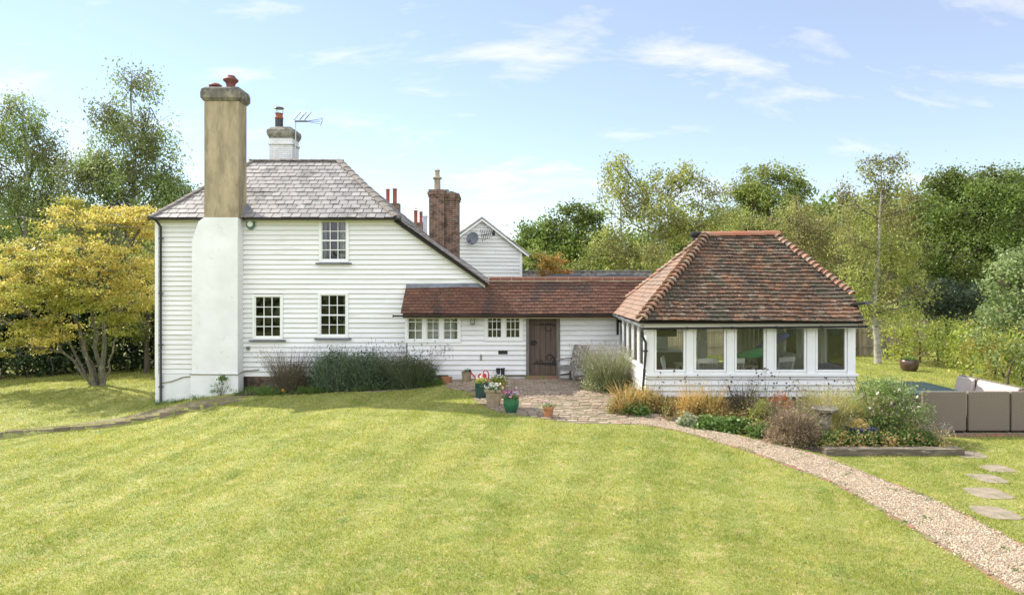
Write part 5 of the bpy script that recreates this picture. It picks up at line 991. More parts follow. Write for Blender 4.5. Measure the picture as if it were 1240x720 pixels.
# golden tree, several stems
d = 24.3; b = gbase(120, d)
gt = thing('golden_tree', 'spreading multi-stemmed tree with yellow autumn leaves on the lawn left of the cottage', 'tree', b)
spec = [(48, 290, 42, 26, 0, 1.3), (92, 266, 38, 20, .2, 1.3), (136, 270, 36, 22, 0, 1.3), (168, 280, 32, 26, .6, 1.2), (22, 325, 38, 24, -.2, 1.3), (70, 320, 44, 24, -.8, 1.3), (120, 312, 44, 26, -.9, 1.3), (165, 325, 34, 28, .2, 1.2), (10, 360, 36, 20, 0, 1.3), (52, 362, 40, 20, -1, 1.2), (100, 356, 40, 22, -1.2, 1.2), (148, 362, 36, 22, -.6, 1.2), (40, 392, 38, 14, -.6, 1.2), (18, 420, 28, 10, -.5, .9), (58, 408, 26, 9, -.9, .8), (150, 392, 24, 12, -.7, .9), (-22, 340, 30, 40, .3, 1.3), (-30, 390, 24, 22, 0, 1.2), (178, 355, 22, 34, 1.2, 1.0), (84, 248, 14, 8, .2, .5), (162, 255, 12, 9, .6, .5), (182, 262, 12, 10, .8, .5)]
L = lob(spec, d); P, CC, ids = clumps(L, 2.0, .3, 44, .36, .45, holes=False)
mb = MB(); bv = Vector(b); stems = [((-.1, 0), (96, 400), .085), ((-.22, .1), (60, 400), .055), ((.08, .05), (126, 390), .10), ((.2, -.05), (142, 405), .045), ((-.12, .2), (88, 380), .08), ((.02, .2), (112, 370), .085), ((-.3, .15), (72, 385), .05)]; ends = []
for (ox, oy), (px, py), r in stems:
    e = Vector(W(px, py, d + oy)); ends += limb(mb, bv + Vector((ox, oy, -.1)), e, r, r * .6, -.03 if px < 100 else .0, 6, .04)
for (x, y, z, rx, ry, rz) in L:
    c = Vector((x, y, z)); s = min(ends, key=lambda q: (q - c).length + (3 if q.z > c.z else 0)); pts = limb(mb, s, c, .05, .02, .04, 6, .08)
    near = CC[np.linalg.norm((CC - np.array(c)) / np.array([rx, ry, rz]), axis=1) < 1.2]
    for q in near[nr.permutation(len(near))[:16]]: limb(mb, pts[rnd.randrange(2, 7)], Vector(q), .016, .005, .03, 4, .06)
mb.build('trunk', mt['bark_gold'], gt, smooth=True); np_mesh('crown', leaves(P, .085, .6, .6), 4, L_gold, gt, attr=np.clip(ids * .5 + nr.random(len(P)) * .5, 0, 1))
d = 29; b = gbase(178, d)
tree('green_tree', 'bushy yellow-green tree between the golden tree and the cottage corner', 'tree', b, [b, W(178, 400, d), W(176, 340, d)], lob([(170, 330, 44, 34), (185, 375, 40, 34), (140, 395, 34, 24), (205, 300, 30, 40), (150, 350, 40, 40)], d), L_mid, mt['bark'], leaf=.12, per_area=1.6, cr=.4, k=30, tr=.12)
# dark shrubs and hedge, left
def hedge(name, label, cat, pts, h0, h1, wid, leafm, leaf, dens, cr=.3, k=26, group=None, rough=.25, stems=True):
    """pts: ground polyline; fills a ragged long box with leaf clumps"""
    L = resample(pts, 300); s = np.r_[0, np.cumsum(np.hypot(*np.diff(L, axis=0).T))]; tot = s[-1]; n = int(tot * (h1 * 2 + wid) * dens); q = nr.random(n) * tot
    bx = np.interp(q, s, L[:, 0]); by = np.interp(q, s, L[:, 1]); zz = nr.random(n) ** .8; g = G(bx, by); top = h0 + (h1 - h0) * (q / tot); top = top * (1 + rough * np.sin(q * 1.9 + 1) * .5 + rough * np.sin(q * 4.7) * .35)
    an = nr.random(n) * 6.283; rr = wid / 2 * np.sqrt(nr.uniform(.5, 1.0, n)) * (1 - .35 * zz ** 3); c = np.c_[bx + np.cos(an) * rr, by + np.sin(an) * rr, g + zz * top]
    kk = np.maximum(4, (k * nr.uniform(.5, 1.5, n)).astype(int)); P = np.repeat(c, kk, 0) + nr.normal(size=(kk.sum(), 3)) * cr * .5; ids = np.repeat(nr.random(n), kk)
    m0 = L[150]; t = thing(name, label, cat, (m0[0], m0[1], g1(*m0)), group); np_mesh('foliage', leaves(P, leaf, .6, .4), 4, leafm, t, attr=np.clip(ids * .55 + nr.random(len(P)) * .45, 0, 1))
    if stems:
        mb = MB()
        for x in np.arange(.3, tot, .9): a = np.interp(x, s, L[:, 0]); b2 = np.interp(x, s, L[:, 1]); z = g1(a, b2); limb(mb, (a, b2, z - .1), (a + rnd.uniform(-.3, .3), b2 + rnd.uniform(-.2, .2), z + h0 * .8), .05, .02)
        mb.build('stems', mt['bark'], t)
    return t
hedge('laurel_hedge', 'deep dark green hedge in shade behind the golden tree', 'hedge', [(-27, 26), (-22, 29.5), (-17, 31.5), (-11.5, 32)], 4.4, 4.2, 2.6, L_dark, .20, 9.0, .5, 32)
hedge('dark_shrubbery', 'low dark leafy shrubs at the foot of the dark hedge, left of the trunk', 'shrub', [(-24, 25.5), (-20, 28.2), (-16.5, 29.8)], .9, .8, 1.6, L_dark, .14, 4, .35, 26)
hedge('rough_shrub', 'brownish low shrub between the golden tree and the cottage corner', 'shrub', [(-15.2, 29.5), (-12.2, 30)], 1.3, 1.5, 1.2, L_mid, .10, 3.5, .3, 22)
# right of the roofs
d = 60; b = gbase(680, d)
tree('oak_tree', 'rounded dark green oak between the white gable and the silvery birch', 'tree', b, [b, W(680, 330, d), W(682, 300, d), W(682, 275, d)],
     lob([(650, 285, 24, 20), (690, 268, 28, 18), (712, 280, 22, 26), (664, 306, 30, 22), (700, 312, 34, 26), (636, 300, 14, 14), (682, 290, 34, 26, -1.5)], d), L_oak, mt['bark'], leaf=.28, per_area=.75, cr=.8, k=34, tr=.4)
d = 42; b = gbase(800, d)
big = [(745, 205, 16, 18), (762, 232, 34, 26), (800, 222, 30, 20), (838, 215, 26, 16), (862, 240, 24, 22), (740, 262, 26, 26), (790, 262, 44, 30, -1), (842, 268, 36, 30), (735, 300, 34, 30), (778, 305, 40, 30, -1.5), (830, 310, 36, 26, -1), (875, 270, 20, 26), (745, 330, 40, 16, -2), (750, 192, 8, 10), (828, 200, 14, 8)]
t_ = tree('birch_tree', 'broad pale-leaved birch clump right of the dark oak, behind the low roof', 'tree', b, [b, W(800, 330, d), W(802, 290, d), W(798, 262, d)], lob(big, d), L_birch, mt['birch'], leaf=.17, per_area=1.0, cr=.5, k=30, flat=.9, drop=.9, tr=.17, hang=True, inner=.35, group='birches on the right', twn=16)
mb = MB(); 
for (p0, p1, p2) in (((765, 335), (752, 280), (745, 200)), ((830, 330), (845, 275), (850, 215))):
    mb.tube([W(p0[0], 400, d), W(*p0, d), W(*p1, d), W((p1[0] + p2[0]) / 2 + 3, 245, d), W(*p2, d)], [.12, .10, .06, .035, .006], 8)
mb.build('trunk', mt['birch'], t_, smooth=True)
d = 70; b = gbase(930, d)
tree('oak_tree', 'distant round-headed pale green tree poking above the birches', 'tree', b, [b, W(930, 300, d), W(930, 250, d), W(932, 225, d)], lob([(915, 220, 26, 18), (945, 214, 24, 16), (930, 235, 36, 20), (965, 232, 18, 12), (905, 245, 30, 26), (940, 270, 60, 40)], d), L_mid, mt['bark'], leaf=.28, per_area=.7, cr=.8, k=28, tr=.4)
for (px, d, top, wpx, lab, lm) in ((905, 50, 250, 46, 'soft olive birch left of the distant round-headed tree', L_birch), (965, 46, 235, 48, 'olive birch directly behind the garden room ridge', L_olive), (1020, 48, 222, 46, 'bronzed olive birch just left of the white-stemmed birch', L_olive), (1100, 50, 222, 44, 'olive tree between the white-stemmed birch and the dark oak', L_olive)):
    b = gbase(px, d); S = []
    for j in range(11): a = rnd.uniform(-1, 1); v_ = rnd.random(); S.append((px + a * wpx * (.35 + .6 * v_), top + 22 + v_ * 115, 24 + 10 * v_, 20 + 8 * v_, rnd.uniform(-2, 1)))
    S.append((px, top + 12, 14, 14)); S.append((px + 14, top + 20, 16, 14)); S.append((px, 370, 46, 26)); S.append((px, 330, 46, 26))
    tree('birch_tree', lab, 'tree', b, [b, W(px + 3, 360, d), W(px - 2, 300, d), W(px, top + 40, d), W(px + 2, top + 12, d)], lob(S, d), lm, mt['birch'], leaf=.18, per_area=.8, cr=.5, k=26, flat=.9, drop=1.0, tr=.16, hang=True, inner=.3, group='birches on the right')
d = 29; b = gbase(1063, d)
tree('birch_tree', 'slender white-stemmed birch with thin crown, standing by the fence', 'tree', b, [b, W(1062, 410, d), W(1058, 380, d), W(1060, 345, d), W(1064, 310, d), W(1065, 265, d), W(1068, 225, d), W(1066, 198, d)],
     lob([(1058, 194, 16, 9), (1084, 190, 16, 11), (1046, 215, 20, 14), (1080, 222, 22, 16), (1034, 250, 22, 18), (1092, 256, 26, 18), (1034, 292, 26, 20), (1100, 298, 28, 16), (1038, 332, 26, 18), (1090, 335, 32, 18), (1112, 350, 22, 12), (1044, 362, 26, 20), (1092, 372, 26, 14), (1062, 280, 26, 30, .8), (1075, 318, 30, 20, .5), (1066, 240, 26, 22, .5)], d), L_birch, mt['birch'], leaf=.115, per_area=2.5, cr=.32, k=26, flat=.8, drop=.6, tr=.14, hang=True, inner=.5, group='birches on the right')
d = 47; b = gbase(1185, d)
tree('oak_tree', 'big dense dark green oak at the right edge of the garden', 'tree', b, [b, W(1185, 370, d), W(1186, 320, d), W(1184, 270, d)],
     lob([(1146, 226, 20, 16), (1160, 214, 12, 9), (1176, 218, 18, 13), (1196, 210, 13, 9), (1206, 220, 20, 15), (1228, 214, 12, 10), (1236, 232, 22, 18), (1126, 246, 12, 12), (1270, 240, 40, 40), (1190, 236, 34, 18, -1), (1138, 262, 26, 28), (1180, 256, 38, 26, -2), (1225, 262, 36, 28, -2), (1135, 305, 26, 26, -1), (1175, 305, 40, 26, -3), (1225, 310, 40, 30, -3), (1130, 345, 30, 26), (1180, 350, 50, 30, -2), (1270, 310, 40, 50)], d), L_oak, mt['bark'], leaf=.19, per_area=1.5, cr=.7, k=46, tr=.4)
d = 37; b = gbase(1148, d)
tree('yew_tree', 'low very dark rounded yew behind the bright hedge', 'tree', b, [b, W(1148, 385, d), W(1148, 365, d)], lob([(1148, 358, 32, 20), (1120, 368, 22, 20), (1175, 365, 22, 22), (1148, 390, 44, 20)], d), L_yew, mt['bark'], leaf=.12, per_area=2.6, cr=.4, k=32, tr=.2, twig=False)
d = 24; b = gbase(1236, d)
tree('ash_tree', 'pale grey-green leafy young tree at the right edge above the hedge', 'tree', b, [b, W(1236, 400, d), W(1234, 350, d), W(1232, 310, d)], lob([(1225, 312, 18, 20), (1205, 345, 22, 22), (1240, 340, 30, 30), (1218, 378, 32, 24), (1250, 385, 34, 34), (1206, 400, 22, 18), (1270, 330, 30, 40)], d), L_ash, mt['bark'], leaf=.13, per_area=2.0, cr=.32, k=28, tr=.12)
hA, hB = GR(1078, 437), GR(1180, 447)
hedge('bright_hedge', 'bright yellow-green leafy hedge along the back right of the lawn', 'hedge', [(hA.x + .3, hA.y + 1.3), (hB.x, hB.y + 1.0), (16.6, 22.5), (18.5, 21)], 1.75, 1.6, 1.5, L_hedge, .11, 9, .3, 26, rough=.18)
hedge('laurel_shrub', 'broad-leaved light green shrub at the right end of the hedge', 'shrub', [(15.2, 21.6), (17.6, 20.6)], 1.15, 1.5, 1.3, leafmat('laurel_leaf', [(.12, .17, .04), (.17, .22, .06), (.24, .28, .09)], .3), .14, 8, .3, 20)
d = 34; b = gbase(667, d)
tree('rowan_tree', 'small tree with orange autumn leaves in front of the green shrubs by the outbuilding', 'tree', b, [b, W(667, 345, d), W(667, 325, d)], lob([(660, 322, 10, 12), (672, 316, 12, 10), (668, 334, 16, 12), (690, 328, 5, 6), (655, 312, 6, 8)], d), L_orange, mt['bark'], leaf=.12, per_area=3, cr=.25, k=22, tr=.07)
d = 42; b = gbase(652, d)
tree('green_tree', 'light green shrubby tree just right of the white outbuilding', 'tree', b, [b, W(652, 340, d), W(652, 318, d)], lob([(645, 320, 18, 18), (662, 314, 20, 14), (690, 330, 26, 14), (715, 322, 20, 16)], d), L_mid, mt['bark'], leaf=.16, per_area=1.6, cr=.45, k=30, tr=.12)
hedge('ivy_bank', 'green shrubs along the low stone wall behind the clay ridge', 'shrub', [(WX(742, 36.5), 36.5), (WX(765, 36.5), 36.5)], 1.9, 1.7, 1.0, L_mid, .12, 6, .3, 24)
# woods behind everything
def woods(x0, x1, d, pt, n, lab):
    xs_ = nr.uniform(x0, x1, n); top = np.interp(xs_, *pt); c = np.c_[(xs_ - CX) / F * d, d + nr.uniform(-4, 6, n), 0 * xs_]; zt = CAMZ - (top - CY) / F * d; u_ = nr.random(n) ** .6; c[:, 2] = -2 + (zt + 2) * u_; kk = 30
    P = np.repeat(c, kk, 0) + nr.normal(size=(n * kk, 3)) * np.array([1.1, 1.1, .8]); o = np_mesh('woodland', leaves(P, .5, .7, .5), 4, L_oak, None, attr=np.clip(np.repeat(nr.random(n), kk) * .6 + nr.random(n * kk) * .4, 0, 1)); return tag(o, lab, 'woodland', kind='stuff')
woods(590, 1420, 85, ([590, 630, 700, 860, 1000, 1120, 1420], [318, 312, 300, 270, 250, 235, 225]), 3200, 'far-off wood closing the view behind the garden on the right')
woods(-160, 260, 75, ([-160, 0, 60, 200, 260], [250, 262, 270, 285, 330]), 1500, 'far-off wood closing the view behind the cottage on the left')

# ------------------------------------------------------------------ garden plants
L_mix = leafmat('mixed_border_leaf', [(0.069, 0.116, 0.025), (0.161, 0.210, 0.050), (0.299, 0.273, 0.080), (0.437, 0.273, 0.100), (0.230, 0.168, 0.080), (0.115, 0.179, 0.035), (0.391, 0.357, 0.120)], .3)
def blades_np(base, n, h, spread, w, arch=.5, hj=.35, seg=4, r0=.08, lean=(0, 0)):
    """arching narrow leaves or stems from a tuft; returns quads and tips"""
    an = nr.random(n) * 6.283; rr = r0 * np.sqrt(nr.random(n)); b = np.array(base) + np.c_[np.cos(an) * rr, np.sin(an) * rr, 0 * an]
    hh = h * nr.uniform(1 - hj, 1 + hj * .4, n); a2 = an + nr.normal(0, .5, n); out = spread * nr.random(n) ** .6; side = np.c_[-np.sin(a2), np.cos(a2), 0 * an]
    th = nr.random(n) * 3.14; side = side * np.cos(th)[:, None] + np.c_[np.cos(a2), np.sin(a2), 0 * an] * np.sin(th)[:, None]; Q = []; prev = None
    for i in range(seg + 1):
        t = i / seg; hor = out * (t * (1 - arch) + arch * t * t); p = b + np.c_[np.cos(a2) * hor + lean[0] * t * t, np.sin(a2) * hor + lean[1] * t * t, hh * (t - arch * .35 * t ** 3)]; ww = w * (1 - t) ** .6 * .5 + w * .06
        cur = (p - side * ww, p + side * ww)
        if prev is not None: Q.append(np.stack([prev[0], prev[1], cur[1], cur[0]], 1))
        prev = cur
    return np.concatenate(Q), p, seg
def heads_np(tips, size, k, stretch=3, jit=.01):
    P = np.repeat(tips, k, 0); P = P + nr.normal(size=P.shape) * np.array([jit, jit, jit * stretch]); return leaves(P, size, .7, .3)
def plant(name, label, px, py, group=None, cat='plant', base=None):
    g = Vector(base) if base else GR(px, py); return thing(name, label, cat, tuple(g), group), g
def bush(t, g, rx, ry, h, n, leaf, m, cr=.12, k=14, name='foliage', off=(0, 0, 0), flat=.8, up=.4, hollow=.55, aspect=.55):
    d_ = unit(n); d_[:, 2] = np.abs(d_[:, 2]); r = np.where(nr.random(n) < .7, nr.uniform(.75, 1.08, n), nr.uniform(.2, .8, n)); c = np.array(g) + np.array(off) + d_ * r[:, None] * np.array([rx, ry, h])
    kk = np.maximum(3, (k * nr.uniform(.5, 1.5, n)).astype(int)); P = np.repeat(c, kk, 0) + nr.normal(size=(kk.sum(), 3)) * cr * .6 * np.array([1, 1, flat]); ids = np.repeat(nr.random(n), kk)
    return np_mesh(name, leaves(P, leaf, aspect, up), 4, m, t, attr=np.clip(ids * .5 + nr.random(len(P)) * .5, 0, 1))
def stemset(t, g, n, r, h, m, name='branches', rad=.006, spread=None):
    mb = MB(); spread = spread or r
    for _ in range(n):
        a = rnd.random() * 6.283; q = rnd.random() ** .5; limb(mb, (g[0] + math.cos(a) * r * .3 * q, g[1] + math.sin(a) * r * .3 * q, g[2] - .05), (g[0] + math.cos(a) * spread * q, g[1] + math.sin(a) * spread * q, g[2] + h * rnd.uniform(.6, 1)), rad, rad * .5, .02, 4, .05)
    return mb.build(name, m, t)
def lavender(t, g, n, h, spread, lm, hm, w=.008, r0=.25, head=.02, hk=6, arch=.35, lean=(0, 0), sub='foliage', stretch=3, frac=.5, hj=.35):
    Q, tips, s = blades_np(g, n, h, spread, w, arch, hj, 4, r0, lean); np_mesh(sub, Q, 4, lm, t, attr=np.tile(nr.random(n), s))
    if hk: sel = tips[:int(len(tips) * frac)]; V = heads_np(sel, head, hk, stretch); np_mesh('blossoms', V, 4, hm, t, attr=nr.random(len(V)))
L_lav = leafmat('lavender_leaf', [(0.125, 0.163, 0.075), (0.200, 0.237, 0.106), (0.275, 0.312, 0.138), (0.325, 0.325, 0.175)], .25)
L_lavd = leafmat('dark_lavender_leaf', [(0.065, 0.094, 0.042), (0.111, 0.144, 0.070), (0.156, 0.188, 0.098)], .25)
L_seed = leafmat('seed_head', [(.30, .27, .20), (.42, .38, .28), (.24, .2, .16), (.36, .34, .3)], .2)
L_seedd = leafmat('dark_seed_head', [(.08, .07, .06), (.13, .11, .1), (.17, .15, .14)], .1)
L_brown = leafmat('brown_stem', [(0.120, 0.096, 0.066), (0.180, 0.144, 0.096), (0.096, 0.102, 0.054)], .2)
L_or = leafmat('amber_leaf', [(0.455, 0.300, 0.081), (0.607, 0.411, 0.132), (0.303, 0.285, 0.072), (0.696, 0.505, 0.206), (0.394, 0.221, 0.072)], .35)
L_red = leafmat('red_leaf', [(.38, .09, .035), (.48, .14, .05), (.30, .10, .04), (.5, .22, .09)], .35)
L_lime = leafmat('lime_leaf', [(.18, .24, .035), (.27, .32, .05), (.36, .38, .07)], .4)
L_green = leafmat('border_leaf', [(0.058, 0.117, 0.026), (0.098, 0.176, 0.039), (0.143, 0.234, 0.052), (0.208, 0.286, 0.078)], .3)
L_rose = leafmat('rose_leaf', [(0.120, 0.192, 0.048), (0.180, 0.264, 0.072), (0.264, 0.336, 0.108), (0.336, 0.396, 0.156)], .35)
L_pink = leafmat('pink_bush_leaf', [(0.230, 0.196, 0.081), (0.345, 0.253, 0.149), (0.414, 0.287, 0.218), (0.196, 0.196, 0.057), (0.598, 0.437, 0.414)], .3)
L_grass = leafmat('ornamental_grass', [(0.308, 0.297, 0.088), (0.440, 0.396, 0.154), (0.220, 0.264, 0.055), (0.528, 0.462, 0.242)], .4)
L_white = leafmat('white_petal', [(.75, .73, .66), (.8, .78, .72)], .3); L_petal = leafmat('pink_petal', [(.55, .1, .28), (.7, .3, .45), (.75, .7, .68), (.3, .05, .2)], .3)
L_rosem = leafmat('rosemary_leaf', [(0.071, 0.112, 0.061), (0.112, 0.162, 0.087), (0.172, 0.224, 0.131)], .15)
# border against the cottage
wl2 = YH - .45
t, g = plant('brown_shrub', 'twiggy brownish shrub with dry seed heads under the left sash window', 352, 0, cat='shrub', base=(WX(350, 20.7), 20.7, g1(WX(350, 20.7), 20.7)))
lavender(t, g, 420, 1.35, .85, L_brown, L_seedd, .010, .35, .022, 5, .25); bush(t, g, .65, .35, .9, 260, .05, L_brown, .12, 16, off=(.1, 0, 0)); bush(t, g, .75, .35, .4, 120, .05, L_lavd, .12, 12, 'undergrowth')
t, g = plant('rosemary_bush', 'dense dark green rosemary bush left of the middle of the cottage border', 412, 0, cat='shrub', base=(WX(408, 20.7), 20.7, g1(WX(408, 20.7), 20.7)))
bush(t, g, .85, .45, 1.08, 560, .06, L_rosem, .15, 26, flat=1.3); lavender(t, g, 260, 1.32, .8, L_rosem, L_lav, .016, .5, .02, 0, .2)
t, g = plant('rosemary_bush', 'second dark rosemary bush, beneath the right sash window', 447, 0, cat='shrub', base=(WX(446, 20.75), 20.75, g1(WX(446, 20.75), 20.75)))
bush(t, g, .85, .45, 1.0, 520, .06, L_rosem, .15, 26, flat=1.3); lavender(t, g, 300, 1.25, .85, L_lavd, L_seed, .014, .5, .022, 3, .25)
t, g = plant('lavender_bush', 'green lavender with long flower stalks at the right end of the cottage border', 497, 0, cat='shrub', base=(WX(497, 20.55), 20.55, g1(WX(497, 20.55), 20.55)))
lavender(t, g, 900, .95, .75, L_lavd, L_lav, .014, .5, .02, 0, .3); bush(t, g, .75, .45, .85, 420, .06, L_lavd, .14, 22, 'foliage', flat=1.4); lavender(t, g, 170, 1.42, 1.25, L_brown, L_seedd, .008, .4, .03, 9, .4, sub='flower_stalks', frac=1); bush(t, g, .7, .4, .6, 200, .05, L_lavd, .12, 20, 'undergrowth')
for i, (px, lab) in enumerate(((326, 'low green weeds at the left end of the cottage border'), (380, 'low grassy plant in front of the rosemary'), (520, 'low green tuft at the right end of the cottage border'))):
    x = WX(px, 20.4); t, g = plant('border_plant', lab, 0, 0, 'low plants along the cottage border', base=(x, 20.4, g1(x, 20.4))); lavender(t, g, 260, .28, .45, L_green, L_lav, .014, .3, .02, 0, .5); bush(t, g, .45, .15, .18, 60, .05, L_green, .08, 10, 'foliage')
t, g = plant('marigold_plant', 'tiny plant with one orange flower below the brown shrub', 343, 0, base=(WX(343, 20.15), 20.15, g1(WX(343, 20.15), 20.15))); bush(t, g, .15, .1, .12, 20, .04, L_green, .05, 8); V = leaves(np.array(g) + np.array([0, 0, .15]) + nr.normal(size=(20, 3)) * .02, .05); np_mesh('flower', V, 4, leafmat('orange_petal', [(.7, .3, .02), (.8, .4, .03)]), t, attr=nr.random(20))
t, g = plant('weed', 'straggly green weed growing against the chimney breast foot', 270, 0, base=(WX(266, 20.75), 20.75, g1(WX(266, 20.75), 20.75) - .0)); stemset(t, g, 9, .25, .55, mt['bark'], rad=.006, spread=.35); bush(t, g, .3, .1, .32, 26, .05, L_green, .06, 8, off=(0, 0, .1)); bush(t, g, .1, .06, .12, 12, .07, L_green, .05, 9, 'foliage', off=(.08, 0, .48))
for i, (px, py) in enumerate(((215, 487), (240, 483), (308, 474), (195, 489))):
    g = GR(px, py); t = thing('grass_tuft', 'rough grass tuft at the foot of the cottage wall', 'grass tuft', tuple(g), 'grass tufts at the cottage foot'); lavender(t, g, 90, .18, .22, L_green, L_lav, .01, .2, .02, 0, .5)
# border beside the patio and round the garden room
x, y = WX(738, 18.9), 18.9; t, g = plant('lavender_bush', 'tall pale lavender gone to seed beside the patio, left of the garden room', 0, 0, cat='shrub', base=(x, y, g1(x, y)))
lavender(t, g, 1600, 1.15, .78, L_lav, L_seed, .012, .36, .028, 7, .28, frac=.3, hj=.5); bush(t, g, .75, .6, .55, 300, .05, L_lav, .14, 20, 'undergrowth'); lavender(t, g, 240, 1.3, 1.0, L_seed, L_seed, .007, .36, .03, 9, .35, sub='flower_stalks', frac=1)
def clump_at(name, label, px, py, rx, h, mats, kind='bush', cat='plant', n=200, leaf=.05, dd=0, stems=0, group=None, **kw):
    g = GR(px, py); g.y += dd; g.z = g1(g.x, g.y); t = thing(name, label, cat, tuple(g), group)
    if kind in ('bush', 'both'): bush(t, g, rx, rx * .7, h, n, leaf, mats[0], kw.get('cr', .09), kw.get('k', 16))
    if kind in ('spray', 'both'): lavender(t, g, kw.get('ns', 300), h * kw.get('hs', 1.45), rx * 1.25, mats[-1], mats[0], kw.get('w', .01), rx * .4, kw.get('head', .02), kw.get('hk', 4), kw.get('arch', .4), kw.get('lean', (0, 0)), 'stalks', frac=.6, hj=.65)
    return t, g
clump_at('amber_plant', 'amber autumn perennial right of the tall pale lavender', 757, 500, .42, .5, (L_mix, L_or), 'both', n=150, leaf=.055, ns=260)
clump_at('amber_plant', 'larger amber perennial under the left corner of the garden room', 785, 501, .4, .5, (L_or, L_mix), 'both', n=150, leaf=.05, ns=240, dd=.4)
clump_at('green_plant', 'glossy green leafy plant in front of the amber perennials', 770, 503, .3, .26, (L_green,), n=110, leaf=.08, k=12, dd=.1)
clump_at('green_plant', 'low mixed green and rust plant left of the downpipe foot', 815, 502, .38, .3, (L_or, L_lavd), 'both', n=110, leaf=.05, ns=160, dd=.3)
clump_at('golden_plant', 'golden feathery perennial under the first garden room window', 842, 512, .34, .6, (L_or, L_or), 'both', n=150, leaf=.045, ns=260, dd=.35)
clump_at('variegated_plant', 'small white-edged leafy plant at the path edge', 833, 516, .2, .26, (leafmat('variegated', [(.12, .18, .05), (.3, .34, .2), (.45, .46, .34)]),), n=60, leaf=.08, k=10)
clump_at('golden_plant', 'golden brown perennial under the second garden room window', 868, 515, .36, .6, (L_mix, L_or), 'both', n=150, leaf=.045, ns=260, dd=.45)
clump_at('green_plant', 'dark green spreading plant hugging the path under the windows', 862, 519, .38, .22, (L_green,), n=130, leaf=.09, k=14)
clump_at('green_plant', 'dark green leafy plant at the path edge left of the lime one', 893, 524, .32, .28, (L_green,), n=120, leaf=.09, k=14, dd=.1)
clump_at('brown_plant', 'dry brown stalky perennial against the garden room plinth', 912, 513, .42, .6, (L_brown, L_brown), 'both', n=90, leaf=.04, ns=320, dd=.6, hk=3)
clump_at('lime_plant', 'bright lime green plant left of the red shrub', 937, 528, .34, .62, (L_lime, L_brown), 'both', n=190, leaf=.055, ns=220, dd=.5)
clump_at('green_plant', 'low green plant at the bend of the path edge', 925, 530, .3, .25, (L_green,), n=110, leaf=.06, dd=.05)
clump_at('red_shrub', 'orange-red autumn shrub in front of the garden room plinth', 972, 528, .4, .62, (L_red,), n=230, leaf=.05, dd=1.2, cat='shrub', k=18)
clump_at('pink_bush', 'rounded pinkish brown bush with tiny flowers spilling on to the path', 974, 546, .52, .62, (L_pink, L_brown), 'both', n=420, leaf=.035, cat='shrub', ns=500, k=22, dd=.55, hk=6)
clump_at('green_plant', 'mixed green plant behind the pinkish bush', 1000, 545, .3, .5, (L_lime, L_lav), 'both', n=90, leaf=.05, ns=160, dd=1.1)
t, g = clump_at('fountain_grass', 'arching golden ornamental grass beside the bird bath', 1042, 541, .55, .95, (L_grass,), 'none', dd=1.1); lavender(t, g, 1700, 1.12, 1.0, L_grass, L_seed, .009, .25, .03, 10, .55, (.25, -.1), frac=.14, stretch=2)
t, g = clump_at('fountain_grass', 'smaller tuft of golden grass between the bird bath and the blue pot', 1030, 543, .3, .5, (L_grass,), 'none', dd=.5); lavender(t, g, 420, .6, .45, L_grass, L_seed, .008, .12, .03, 4, .5, (.1, 0), frac=.2)
# rose bush
t, g = plant('rose_bush', 'tall loose rose bush with a few white flowers in front of the rattan seats', 1095, 542, cat='shrub'); g.y += .7; g.z = g1(g.x, g.y)
stemset(t, g, 26, .5, 1.3, mt['bark'], rad=.009, spread=.75); bush(t, g, .85, .5, 1.05, 330, .065, L_rose, .13, 13, off=(.08, 0, .12)); bush(t, g, .5, .4, .35, 70, .06, L_rose, .10, 12, 'foliage', off=(-.1, 0, .85))
for (ox, oz) in ((.95, .62), (.8, .95), (.9, .35), (-.55, 1.2), (.35, 1.15)):
    m_ = MB(); pts = limb(m_, g + Vector((ox * .35, 0, .3)), g + Vector((ox, -.05, oz)), .007, .003); m_.build('branch', mt['bark'], t); P = np.array([tuple(p) for p in pts for _ in range(7)][14:]) + nr.normal(size=(28, 3)) * .05; np_mesh('branch_leaves', leaves(P, .065), 4, L_rose, t, attr=nr.random(28))
P = []; 
for (ox, oz, oy) in ((.42, .92, -.4), (-.35, 1.0, -.4), (.1, 1.05, -.35), (-.5, .7, -.4)): P.append(np.array(g) + np.array([ox, oy, oz]) + nr.normal(size=(16, 3)) * .013)
P = np.concatenate(P); np_mesh('blossoms', leaves(P, .038, .9), 4, L_white, t, attr=nr.random(len(P)))
for i, (px, dd, lab) in enumerate(((1020, .3, 'low green ground cover in the corner of the sleeper bed'), (1052, .3, 'low leafy green plant just in front of the blue pot'), (1075, .4, 'broad-leaved low green plant left of the rose stems'), (1102, .35, 'low green plant under the rose bush'), (1130, .35, 'low green plant near the end of the sleeper'))):
    clump_at('green_plant', lab, px, 545, .3, .26, (L_green, L_green), 'both', n=90, leaf=.07, ns=90, dd=dd, hk=0, group='low plants along the sleeper')
t, g = clump_at('spiky_plant', 'pale spiky seed stalks at the right end of the sleeper bed', 1146, 544, .2, .42, (L_seed,), 'none', dd=.3); lavender(t, g, 60, .42, .3, L_seed, L_seed, .012, .1, .03, 6, .2, frac=1)
for i, (px, hh) in enumerate(((805, .95), (836, .85), (884, .8), (897, .75), (921, 1.0), (931, 1.05), (950, .75), (962, .8), (997, .8), (1006, .6))):
    x = WX(px, 16.2); g = Vector((x, 16.2, g1(x, 16.2))); t = thing('seed_stalk', 'tall thin dark seed-head stalk against the white boards', 'plant', tuple(g), 'seed stalks before the garden room'); lavender(t, g, 7, hh * 1.05, .28, L_brown, L_seedd, .010, .06, .04, 9, .1, sub='stems', frac=1, stretch=1)

